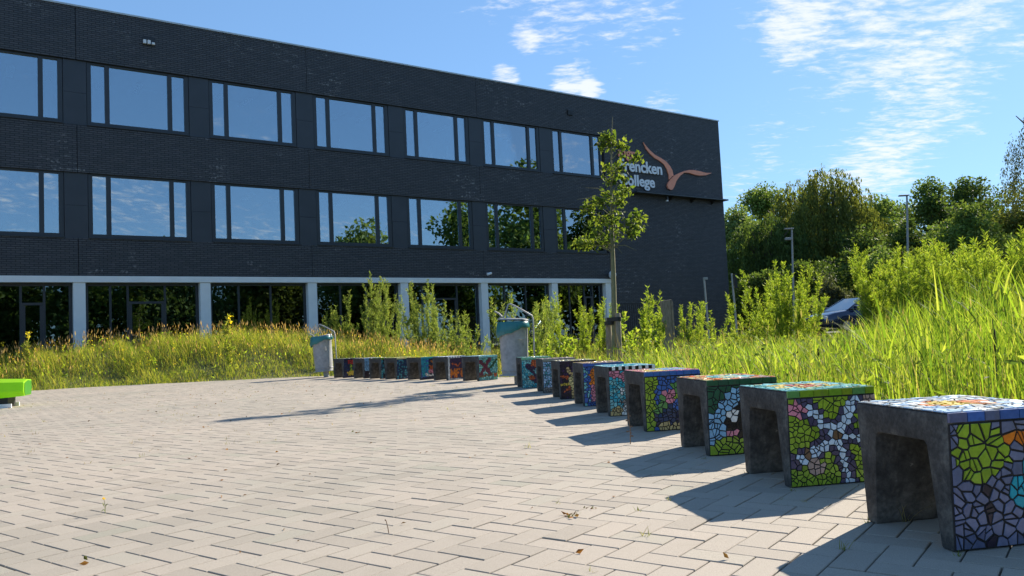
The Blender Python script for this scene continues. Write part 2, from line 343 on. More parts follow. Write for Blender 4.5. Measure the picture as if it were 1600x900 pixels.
# ------------------------------------------------------------------ terrain
U_ = 0.106593; YAW = -0.6437525
PA = np.array([math.cos(YAW), math.sin(YAW)]); PB = np.array([-math.sin(YAW), math.cos(YAW)]); PO = np.array([-9.832084, 23.045189])
BR = [gp(*p) for p in ((1350, 812), (1162, 737), (1062, 697), (979, 665), (931, 644), (897, 630), (863, 620), (839, 611), (808, 604))]
BL = [gp(*p) for p in ((722, 595.2), (676.6, 594), (636, 593.4), (601, 592.6), (577, 591.8), (552, 591), (521, 590.4))]
edge = [(-22, 18.5)] + [tuple(gp(*p)[:2]) for p in ((0, 614), (120, 606), (300, 597), (480, 588.5))] + \
       [(b[0] + .30, b[1] + .75) for b in BL[::-1]] + [(0.15, 14.5)] + [(b[0] + 0.66, b[1] + .1) for b in BR[::-1]] + [(2.05, 0.0), (2.2, -3.0)]
POLY = np.array(edge + [(-22, -3)])
def inside(P, poly):
    x, y = P[:, 0], P[:, 1]; r = np.zeros(len(P), bool); j = len(poly) - 1
    for i in range(len(poly)):
        xi, yi = poly[i]; xj, yj = poly[j]
        if yi != yj: r ^= ((yi > y) != (yj > y)) & (x < (xj - xi) * (y - yi) / (yj - yi) + xi)
        j = i
    return r
EX = np.array([p[0] for p in edge[:5]] + [p[0] for p in edge[5:12]]); EY = np.array([p[1] for p in edge[:5]] + [p[1] for p in edge[5:12]])
NF = np.array([0.580354, -0.814364]); UF = np.array([0.814364, 0.580354]); DF = 29.5
def mound_h(x, y):
    x = np.asarray(x, float); y = np.asarray(y, float)
    ey = np.interp(x, EX, EY)
    H = np.interp(x, [-24, -17, -13.5, -11.5, -9.5, -7.2, -5.2, -3.5, -1.5], [0.3, 0.45, 0.66, 0.92, 1.02, 0.95, 0.66, 0.3, 0.0])
    t = (y - ey - 0.25) / 3.9
    b = np.where(t < 1, np.clip(t, 0, 1) ** 2 * (3 - 2 * np.clip(t, 0, 1)), 1 - 0.5 * np.clip((t - 1.1) / 1.2, 0, 1))
    d = x * NF[0] + y * NF[1] + DF           # distance to facade
    b = b * np.clip((d - 0.5) / 1.2, 0, 1)
    return H * b + 0.03 * np.sin(x * 3.1 + y * 1.7) * (b > 0.01) * b

V = [(0, 0, -.04)]; R = [3, 8, 20, 60, 200, 800, 3000]; n = 48
for r in R: V += [(r * math.cos(2 * math.pi * k / n), r * math.sin(2 * math.pi * k / n) + 10, -.04) for k in range(n)]
Fq = [(1 + i * n + k, 1 + (i + 1) * n + k, 1 + (i + 1) * n + (k + 1) % n, 1 + i * n + (k + 1) % n) for i in range(len(R) - 1) for k in range(n)]
Ft = [(0, 1 + k, 1 + (k + 1) % n) for k in range(n)]
tag(np_mesh('ground', V, [np.array(Fq), np.array(Ft)], MAT['soil']), kind='structure')
# mound
gx, gy = np.meshgrid(np.arange(-24, -0.9, .3), np.arange(16, 37, .3), indexing='ij')
gz = mound_h(gx, gy) - 0.035
V = np.stack([gx, gy, gz], -1).reshape(-1, 3); a, c = gx.shape
idx = np.arange(a * c).reshape(a, c); Q = np.stack([idx[:-1, :-1], idx[1:, :-1], idx[1:, 1:], idx[:-1, 1:]], -1).reshape(-1, 4)
Q = Q[(gz.ravel()[Q] > -0.03).any(1)]
tag(np_mesh('grass_mound', V, Q, MAT['soil'], smooth=True), kind='structure')
# paving bed
bed = bpy.data.meshes.new('paving'); bed.from_pydata([(x, y, -.014) for x, y in POLY], [], [tuple(range(len(POLY)))]); bed.materials.append(MAT['sand'])
paving = bpy.data.objects.new('paving', bed); COL.objects.link(paving); tag(paving, kind='structure')
# pavers
I, J = np.meshgrid(np.arange(-260, 261), np.arange(-130, 131), indexing='ij'); I = I.ravel(); J = J.ravel()
anch = np.stack([I + 2 * J, I - 2 * J], 1).astype(float)
cen = np.concatenate([anch + (1, .5), anch + (.5, 2)]); typ = np.concatenate([np.zeros(len(anch), int), np.ones(len(anch), int)])
G = ((cen[:, :1] + PO[0]) * PA + (cen[:, 1:] + PO[1]) * PB) * U_
ok = inside(G, POLY) & (G[:, 1] > -1.2) & (np.abs(G[:, 0]) < G[:, 1] * 0.85 + 2.5)
G = G[ok]; typ = typ[ok]
P3 = np.c_[G, np.zeros(len(G))] - (0, 0, EYE)
dz = P3 @ CZ; px = 800 + F * (P3 @ CX) / dz; py = 450 - F * (P3 @ CY) / dz
vis = (dz > .2) & (px > -20) & (px < 1620) & (py < 915)
order = np.argsort(np.where(vis, dz, 1e6)); near = order[:300]; rest = np.setdiff1d(np.arange(len(G)), near)
GAP = 0.0052; hl, hw, bv, dpth = U_ - GAP / 2, U_ / 2 - GAP / 2, 0.0022, 0.03
def paver_verts(bev):
    o = np.array([(-hl, -hw), (hl, -hw), (hl, hw), (-hl, hw)])
    i_ = np.array([(-hl + bev, -hw + bev), (hl - bev, -hw + bev), (hl - bev, hw - bev), (-hl + bev, hw - bev)])
    return np.concatenate([np.c_[o, np.full(4, -dpth)], np.c_[o, np.full(4, -bev)], np.c_[i_, np.zeros(4)]])
PQ = np.array([(8, 9, 10, 11)] + [(4 + k, 4 + (k + 1) % 4, 8 + (k + 1) % 4, 8 + k) for k in range(4)] + [(k, (k + 1) % 4, 4 + (k + 1) % 4, 4 + k) for k in range(4)])
PV = paver_verts(bv); ang = np.where(typ == 0, YAW, YAW + math.pi / 2)
pm = bpy.data.meshes.new('paver'); pm.from_pydata(PV.tolist(), [], PQ.tolist()); pm.materials.append(MAT['paver'])
jit = RNG.normal(0, 1, (len(G), 6))
for k in near:
    o = bpy.data.objects.new('paver', pm); COL.objects.link(o); o.parent = paving
    o.location = (G[k, 0] + jit[k, 0] * .0008, G[k, 1] + jit[k, 1] * .0008, jit[k, 2] * .0006)
    o.rotation_euler = (jit[k, 3] * .0015, jit[k, 4] * .0015, ang[k] + jit[k, 5] * .004)
ca, sa = np.cos(ang[rest] + jit[rest, 5] * .004), np.sin(ang[rest] + jit[rest, 5] * .004)
VX = PV[None, :, 0] * ca[:, None] - PV[None, :, 1] * sa[:, None] + G[rest, 0][:, None] + jit[rest, 0][:, None] * .0008
VY = PV[None, :, 0] * sa[:, None] + PV[None, :, 1] * ca[:, None] + G[rest, 1][:, None] + jit[rest, 1][:, None] * .0008
VZ = PV[None, :, 2] + jit[rest, 2][:, None] * .0006 + PV[None, :, 0] * jit[rest, 3][:, None] * .0012
o = np_mesh('paver_field', np.stack([VX, VY, VZ], -1).reshape(-1, 3), (PQ[None] + 12 * np.arange(len(rest))[:, None, None]).reshape(-1, 4), MAT['paver'], paving)
tag(o, kind='stuff')

# parking behind the reeds
mb = MB(); mb.box((14.5, 30, -.04), (70, 44, .24)); tag(mb.build('parking_area', MAT['asphalt']), kind='structure')
mb = MB(); mb.box((14.5, 29.8, -.04), (70, 29.995, .36)); tag(mb.build('kerb', MAT['kerb'], bevel=.02), kind='structure')

# ------------------------------------------------------------------ school building
FO = -DF * NF; K = 1.0
def fac(px, py):                               # pixel -> (along, height) on the facade
    r = ray(px, py); t = -DF / (r[0] * NF[0] + r[1] * NF[1]); P = r * t; return P[0] * UF[0] + P[1] * UF[1], P[2] + EYE
Z_ROOF, Z_H1, Z_S1, Z_H2, Z_S2, Z_WT, Z_WB = (12.53, 10.71, 8.49, 6.88, 4.67, 3.41, 3.2)
S0, S1 = -16.0, 36.12
school = empty('school_building', (FO[0], FO[1], 0), math.atan2(UF[1], UF[0]), 'three-storey school building of dark brick with rows of windows and white ground-floor columns', 'building')
MOD = 3.992; SW0 = 3.97                # module and start of the first whole window
ks = range(-5, 6)
win_end = SW0 + 5 * MOD + 3.2
def band(z0, z1, s0, s1, y0=0.0, y1=0.3, name='brick_band'):
    # expansion joints split the band into lengths
    cuts = [s0] + [c for c in (SW0 - MOD * 2 + .1 - .4 * K, SW0 - .05 * K - .4 * K, SW0 + 2 * MOD - .4 * K, SW0 + 4 * MOD - .4 * K) if s0 + 1 < c < s1 - 1] + [s1]
    for a_, b_ in zip(cuts[:-1], cuts[1:]):
        mb = MB(); mb.box((a_ + .008, y0, z0), (b_ - .008, y1, z1)); mb.build(name, MAT['brick'], school)
band(Z_H1, Z_ROOF, S0, S1); band(Z_H2, Z_S1, S0, win_end + .02); band(Z_WT + .004, Z_S2, S0, win_end + .02)
mb = MB(); mb.box((win_end + .03, 0, -.1), (S1 - .004, .3, Z_H1 - .003)); mb.build('gable_end_wall', MAT['brick'], school)
mb = MB(); mb.box((S1 - .3, .3, -.1), (S1 - .001, 18, Z_ROOF - .01)); mb.build('side_wall', MAT['brick'], school)
mb = MB(); mb.box((S0, 17.7, -.1), (S1 - .31, 18, Z_ROOF - .01)); mb.box((S0 - .3, .3, -.1), (S0 - .01, 18, Z_ROOF - .01)); mb.build('rear_wall', MAT['brick'], school)
mb = MB(); mb.box((S0, .31, Z_ROOF - .3), (S1 - .31, 17.69, Z_ROOF - .1)); mb.build('roof', MAT['asphalt'], school)
mb = MB(); mb.box((S0 - .02, -.035, Z_ROOF + .001), (S1 + .03, .36, Z_ROOF + .06)); mb.box((S1 - .34, .365, Z_ROOF + .001), (S1 + .03, 18, Z_ROOF + .06)); mb.build('roof_coping', MAT['coping'], school)
for zf in (Z_S1 - .9 - .45, Z_S2 - .9 - .45, -.16):
    mb = MB(); mb.box((S0 + .02, .32, zf), (S1 - .32, 17.6, zf + .3 if zf > 0 else zf + .15)); mb.build('floor_slab', MAT['inside_floor'], school)
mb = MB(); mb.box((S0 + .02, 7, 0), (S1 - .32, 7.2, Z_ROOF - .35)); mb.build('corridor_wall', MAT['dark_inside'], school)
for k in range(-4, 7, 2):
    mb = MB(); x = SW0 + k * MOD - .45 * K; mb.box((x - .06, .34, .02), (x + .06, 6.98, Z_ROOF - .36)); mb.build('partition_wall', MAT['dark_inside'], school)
for k in range(-4, 6):                          # ceiling lamps in the classrooms
    for zc in (Z_H1 - .12, Z_H2 - .12):
        for j in range(3):
            mb = MB(); x = SW0 + k * MOD + .5 + j * 1.15; mb.box((x, 1.4, zc), (x + .24, 2.6, zc + .05)); mb.build('ceiling_lamp', MAT['inside_white'], school)
for s, z in ((fac(690, 235)), (fac(715, 222)), (fac(805, 375)), (fac(545, 225)), (fac(560, 360))):
    mb = MB(); mb.box((s - .03, .9, z - .7), (s + .03, .93, z + .4)); mb.build('interior_post', MAT['inside_white'], school)
LY = 0.12                                       # set-back of glazing line
def window(k, z0, z1):
    s = SW0 + k * MOD
    m_ = 0.13 * K; e0 = s; lights = [(0, .42), (.56, 2.44), (2.58, 3.0)]
    lights = [(s + a_ * K, s + b_ * K) for a_, b_ in lights]
    zb, zt = z0 + .16, z1 - .07
    mb = MB(); L, Rr = s - .13, s + 3.14
    mb.box((L, LY - .03, z0 + .03), (Rr, LY + .09, zb)); mb.box((L, LY - .03, zt), (Rr, LY + .09, z1 - .002))
    xs = [L] + [v for ab in lights for v in ab] + [Rr]
    for a_, b_ in zip(xs[0::2], xs[1::2]): mb.box((a_, LY - .032, zb + .001), (b_, LY + .088, zt - .001))
    f = mb.build('window', MAT['frame'], school)
    mb = MB(); mb.box((L - .01, LY - .16, z0 + .001), (Rr + .01, LY + .05, z0 + .028)); mb.build('sill', MAT['frame'], f)
    for a_, b_ in lights:
        dx_, dz_ = random.gauss(0, .003), random.gauss(0, .003); xm, zm = (a_ + b_) / 2, (zb + zt) / 2; mb = MB(); mb.box((a_ + .001, LY + .03, zb + .001), (b_ - .001, LY + .045, zt - .001)); mb.v = [(x_, y_ + (x_ - xm) * dx_ + (z_ - zm) * dz_, z_) for x_, y_, z_ in mb.v]; mb.build('pane', MAT['glass'], f)
    if k < 5:
        P0, P1 = Rr + .015, s + MOD - .13 - .015
        zc = z0 + (z1 - z0) * .5
        for za, zb2 in ((z0 + .004, zc - .004), (zc + .004, z1 - .004)):
            mb = MB(); mb.box((P0, LY - .05, za), (P1, LY + .07, zb2)); mb.build('facade_panel', MAT['panel'], school)
for k in ks:
    window(k, Z_S1, Z_H1); window(k, Z_S2, Z_H2)
# ground floor: white beam, columns, glazing
mb = MB(); mb.box((S0, -.03, Z_WB), (27.14, .28, Z_WT)); mb.build('white_beam', MAT['white'], school, bevel=.008)
cols = [3.53 + 4.0 * k for k in range(-5, 6)] + [26.95]
for i, c in enumerate(cols):
    mb = MB(); mb.box(((c - .18), .0, -.1), ((c + .18), .28, Z_WB - .002)); mb.build('column', MAT['white'], school, bevel=.01)
for i in range(len(cols) - 1):
    a_, b_ = (cols[i] + .18) + .012, (cols[i + 1] - .18) - .012
    pat = [(0, .29, .62, 1), (0, .29, .60, .78, 1), (0, .21, .36, .69, 1)][i % 3]
    mb = MB(); g0, g1 = .12, Z_WB - .1
    mb.box((a_, .24, -.05), (b_, .33, g0)); mb.box((a_, .24, g1), (b_, .33, Z_WB - .004))
    xs = [a_ + (b_ - a_) * p for p in pat]; panes = []
    for j, x in enumerate(xs):
        w = .045 if j in (0, len(xs) - 1) else .035
        x0 = x if j == 0 else x - w * (2 if j == len(xs) - 1 else 1); x1 = x + w * (2 if j == 0 else 1) if j < len(xs) - 1 else x
        mb.box((x0, .241, g0 + .001), (x1, .331, g1 - .001)); panes.append((x0, x1))
    dr = len(xs) - 3 if i % 3 else None
    if dr is not None:
        p0, p1 = panes[dr][1], panes[dr + 1][0]; mb.box((p0 + .001, .242, g1 - .62), (p1 - .001, .329, g1 - .54)); mb.box((p0 + .001, .242, g0 + .002), (p0 + .09, .329, g1 - .63)); mb.box((p1 - .09, .242, g0 + .002), (p1 - .001, .329, g1 - .63))
    f = mb.build('ground_floor_glazing', MAT['frame'], school)
    for (p, q) in zip(panes[:-1], panes[1:]):
        m2 = MB(); m2.box((p[1] + .001, .28, g0 + .001), (q[0] - .001, .295, g1 - .001)); m2.build('pane', MAT['glass_low'], f)
# ledge under the sign
s0, z0 = fac(987, 300); s1, z1 = fac(1130, 314)
mb = MB(); mb.box((s0, -.42, z1 - .05), (S1 - .05, -.002, z1 + .02)); led = mb.build('wall_ledge', MAT['frame'], school)
for q in (.38, .62, .85):
    x = s0 + (s1 - s0) * q; mb = MB(); mb.prism([(-.40, z1 - .052), (-.004, z1 - .052), (-.004, z1 - .3)], lambda p, z, d: (d, p, z), x, x + .04); mb.build('bracket', MAT['black_metal'], led)
# small fixtures
def fix_obj(name, px, py, label, cat): 
    s, z = fac(px, py); P = FO + UF * s
    return empty(name, (P[0], P[1], z), math.atan2(UF[1], UF[0]), label, cat)
t = fix_obj('wall_light', 232, 65, 'small white twin floodlight high on the brick near the roof', 'light')
mb = MB(); mb.box((-.2, -.03, -.14), (.2, -.002, .14)); mb.build('back_plate', MAT['black_metal'], t)
for x in (-.19, -.05, .09):
    mb = MB(); mb.box((x, -.12, -.12), (x + .1, -.032, .02 if x != .09 else -.04)); mb.build('lamp', MAT['lampglass'], t, bevel=.01)
t = fix_obj('wall_vent', 890, 176, 'small black square vent in the top brick band', 'vent')
mb = MB(); mb.box((-.16, -.05, -.13), (.16, -.002, .13)); mb.build('housing', MAT['black_metal'], t)
for q in range(4):
    mb = MB(); mb.box((-.15, -.07, -.11 + q * .06), (.15, -.052, -.08 + q * .06)); mb.build('louvre', MAT['frame'], t)
t = fix_obj('security_camera', 762, 428, 'small white security camera above the white beam', 'camera')
mb = MB(); mb.lathe([(.05, -.02), (.05, .02)], 12, (0, 0, .03)); mb.box((-.02, -.09, .0), (.02, -.002, .05)); mb.build('mount', MAT['sign_white'], t)
mb = MB(); mb.tube([(.10, -.12, .02), (-.16, -.24, -.04)], .055, 12); mb.build('camera_body', MAT['sign_white'], t, smooth=True)
t = fix_obj('globe_lamp', 952, 430, 'round white wall lamp at the right end of the white beam', 'lamp')
mb = MB(); mb.lathe([(.07, 0), (.07, .05)], 12, (0, -.05, -.02)); mb.box((-.04, -.08, -.03), (.04, -.002, .05)); mb.build('bracket', MAT['black_metal'], t)
mb = MB(); mb.lathe([(.19 * math.sin(a) + .001, .21 * -math.cos(a)) for a in np.linspace(0, math.pi, 14)], 20, (0, -.24, 0)); mb.build('globe', MAT['lampglass'], t, smooth=True)
t = fix_obj('spot_lamp', 1037, 313, 'tiny lamp hanging under the ledge below the sign', 'lamp')
mb = MB(); mb.box((-.05, -.30, -.02), (.05, -.2, .16)); mb.build('lamp_body', MAT['black_metal'], t); mb = MB(); mb.box((-.045, -.295, -.1), (.045, -.205, -.022)); mb.build('lens', MAT['lampglass'], t)

# sign: lettering and bird
sign = empty('wall_sign', (FO[0], FO[1], 0), math.atan2(UF[1], UF[0]), 'wall sign with pale lettering and an orange bird in two strokes', 'sign')
Zs = lambda x, y: fac(940 + x / 6.43, 190 + y / 6.43)
def word(text, left, base, right, top, mat, off=.012):
    """word set between two facade points; top = ascender/x-height line as fraction handled by scale"""
    cu = bpy.data.curves.new('lettering', 'FONT'); cu.body = text; cu.size = 1.0; cu.extrude = 0.02; cu.offset = off; cu.resolution_u = 4
    tmp = bpy.data.objects.new('lettering', cu); COL.objects.link(tmp); bpy.context.view_layer.update()
    me = bpy.data.meshes.new_from_object(tmp.evaluated_get(bpy.context.evaluated_depsgraph_get())); bpy.data.objects.remove(tmp)
    co = np.empty(len(me.vertices) * 3); me.vertices.foreach_get('co', co); co = co.reshape(-1, 3)
    x0, x1 = co[:, 0].min(), co[:, 0].max(); yt = co[:, 1].max()
    W = np.stack([left + (co[:, 0] - x0) / (x1 - x0) * (right - left), -.06 + co[:, 2] * -1.0, base + co[:, 1] / yt * (top - base)], 1)
    me.vertices.foreach_set('co', W.ravel()); me.update(); me.materials.clear(); me.materials.append(mat)
    o = bpy.data.objects.new('lettering', me); COL.objects.link(o); o.parent = sign; o['label'] = 'orange lettering' if mat is MAT['sign_orange'] else 'pale lettering'; return o
sl = Zs(160, 348); sr = Zs(328, 330)
word('mgr', sl[0], Zs(160, 350)[1], sr[0], Zs(160, 285)[1], MAT['sign_orange'], .02)
sl = Zs(168, 450); sr = Zs(600, 535)
word('Frencken', sl[0], sr[1], sr[0], Zs(440, 405)[1], MAT['sign_white'], .025)
sl = Zs(172, 620); sr = Zs(527, 660)
word('College', sl[0], Zs(305, 643)[1], sr[0], Zs(300, 533)[1], MAT['sign_white'], .025)
wing1 = [(412, 208), (440, 245), (480, 290), (530, 335), (590, 368), (640, 400), (680, 445), (705, 490), (717, 545), (695, 560), (672, 585), (668, 540), (650, 480), (620, 430), (580, 398), (530, 370), (480, 325), (440, 275)]
wing2 = [(1097, 519), (1040, 518), (980, 503), (920, 490), (870, 489), (830, 497), (780, 515), (730, 540), (690, 575), (660, 615), (650, 645), (660, 675), (685, 690), (705, 683), (720, 655), (740, 600), (775, 550), (820, 515), (870, 518), (930, 537), (980, 546), (1040, 541)]
for nm, w, d0 in (('bird_wing', wing1, .05), ('bird_wing', wing2, .09)):
    mb = MB(); mb.prism([Zs(*p) for p in w], lambda p, z, d: (p, d, z), -d0, -.004); mb.build(nm, MAT['sign_orange'], sign)

# ------------------------------------------------------------------ mosaic benches
BW, BD, BH = 0.475, 0.43, 0.42
def poly_clip(poly, px, py, nx, ny):
    out = []
    for i in range(len(poly)):
        a, b = poly[i], poly[(i + 1) % len(poly)]
        da = (a[0] - px) * nx + (a[1] - py) * ny; db = (b[0] - px) * nx + (b[1] - py) * ny
        if da <= 0: out.append(a)
        if (da < 0 < db) or (db < 0 < da):
            t = da / (da - db); out.append((a[0] + (b[0] - a[0]) * t, a[1] + (b[1] - a[1]) * t))
    return out
def cells(w, h, size, rng, gap=0.0065):
    gap = min(gap, size * .2); snap = .38 if size > .026 else .06
    """broken-tile pattern on a w x h rectangle"""
    nx, ny = max(2, round(w / size)), max(2, round(h / size)); sx, sy = w / nx, h / ny
    pts = []
    for i in range(nx):
        for j in range(ny):
            if rng.random() < 0.08: continue
            pts.append(((i + .5 + rng.uniform(-.42, .42)) * sx, (j + .5 + rng.uniform(-.42, .42)) * sy))
            if rng.random() < 0.10: pts.append(((i + rng.random()) * sx, (j + rng.random()) * sy))
    res = []
    for i, (x, y) in enumerate(pts):
        poly = [(gap / 2, gap / 2), (w - gap / 2, gap / 2), (w - gap / 2, h - gap / 2), (gap / 2, h - gap / 2)]
        for j, (u, v) in enumerate(pts):
            d = math.hypot(u - x, v - y)
            if j == i or d > size * 3.2 or d < 1e-6: continue
            nx_, ny_ = (u - x) / d, (v - y) / d
            poly = poly_clip(poly, x + nx_ * (d / 2 - gap * rng.uniform(.25, .8)), y + ny_ * (d / 2 - gap * .5), nx_, ny_)
            if len(poly) < 3: break
        if len(poly) < 3: continue
        polys = [poly]
        if rng.random() < snap:                  # snapped into two shards
            a_ = rng.uniform(0, math.pi); cx = sum(p[0] for p in poly) / len(poly); cy = sum(p[1] for p in poly) / len(poly); ca_, sa_ = math.cos(a_), math.sin(a_); g_ = gap * .42
            polys = [poly_clip(poly, cx - ca_ * g_, cy - sa_ * g_, ca_, sa_), poly_clip(poly, cx + ca_ * g_, cy + sa_ * g_, -ca_, -sa_)]
        for poly in polys:
          if len(poly) < 3: continue
          q = [p for k, p in enumerate(poly) if math.hypot(p[0] - poly[k - 1][0], p[1] - poly[k - 1][1]) > size * .08]
          if len(q) >= 3:
            c = (sum(p[0] for p in q) / len(q), sum(p[1] for p in q) / len(q)); res.append((c, q))
    return res
COLS = dict(lav=lin(118, 122, 150), lav2=lin(98, 104, 132), lime=lin(150, 178, 50), lime2=lin(128, 158, 40), org=lin(232, 128, 40), turq=lin(48, 172, 190), blu=lin(62, 104, 176), sky=lin(140, 190, 222),
            pale=lin(176, 204, 230), star=lin(205, 226, 244), vio=lin(74, 70, 100), pink=lin(226, 140, 158), brn=lin(120, 92, 70), bei=lin(190, 160, 148), dgrn=lin(38, 92, 66), blk=lin(28, 28, 30), wht=lin(235, 235, 230), nav=lin(36, 40, 74),
            sand=lin(206, 178, 120), pur=lin(66, 44, 84), dpur=lin(44, 36, 52), yel=lin(228, 196, 70), cream=lin(236, 220, 150), red=lin(186, 44, 44), teal=lin(70, 150, 160), lteal=lin(128, 196, 196), mag=lin(112, 44, 74), grn=lin(96, 150, 80), dblu=lin(38, 62, 98), rust=lin(200, 96, 52), grey=lin(140, 138, 134), mint=lin(120, 184, 150))
def C_(x, y, r, c, ry=None): return lambda u, v: c if ((u - x) / r) ** 2 + ((v - y) / (ry or r)) ** 2 < 1 else None
def Rt(x0, y0, x1, y1, c): return lambda u, v: c if x0 <= u <= x1 and y0 <= v <= y1 else None
def Ln(pts, w, c):
    def f(u, v):
        for (x0, y0), (x1, y1) in zip(pts[:-1], pts[1:]):
            dx, dy = x1 - x0, y1 - y0; t = max(0, min(1, ((u - x0) * dx + (v - y0) * dy) / (dx * dx + dy * dy)))
            if math.hypot(u - x0 - t * dx, v - y0 - t * dy) < w: return c
        return None
    return f
def Rs(c, p, seed):
    r = random.Random(seed); return lambda u, v: c if r.random() < p else None
def star(cx, cy, r, w, c, rot=0.0): return [Ln([(cx, cy), (cx + r * math.cos(rot + k * 2 * math.pi / 5), cy + r * math.sin(rot + k * 2 * math.pi / 5))], w, c) for k in range(5)]
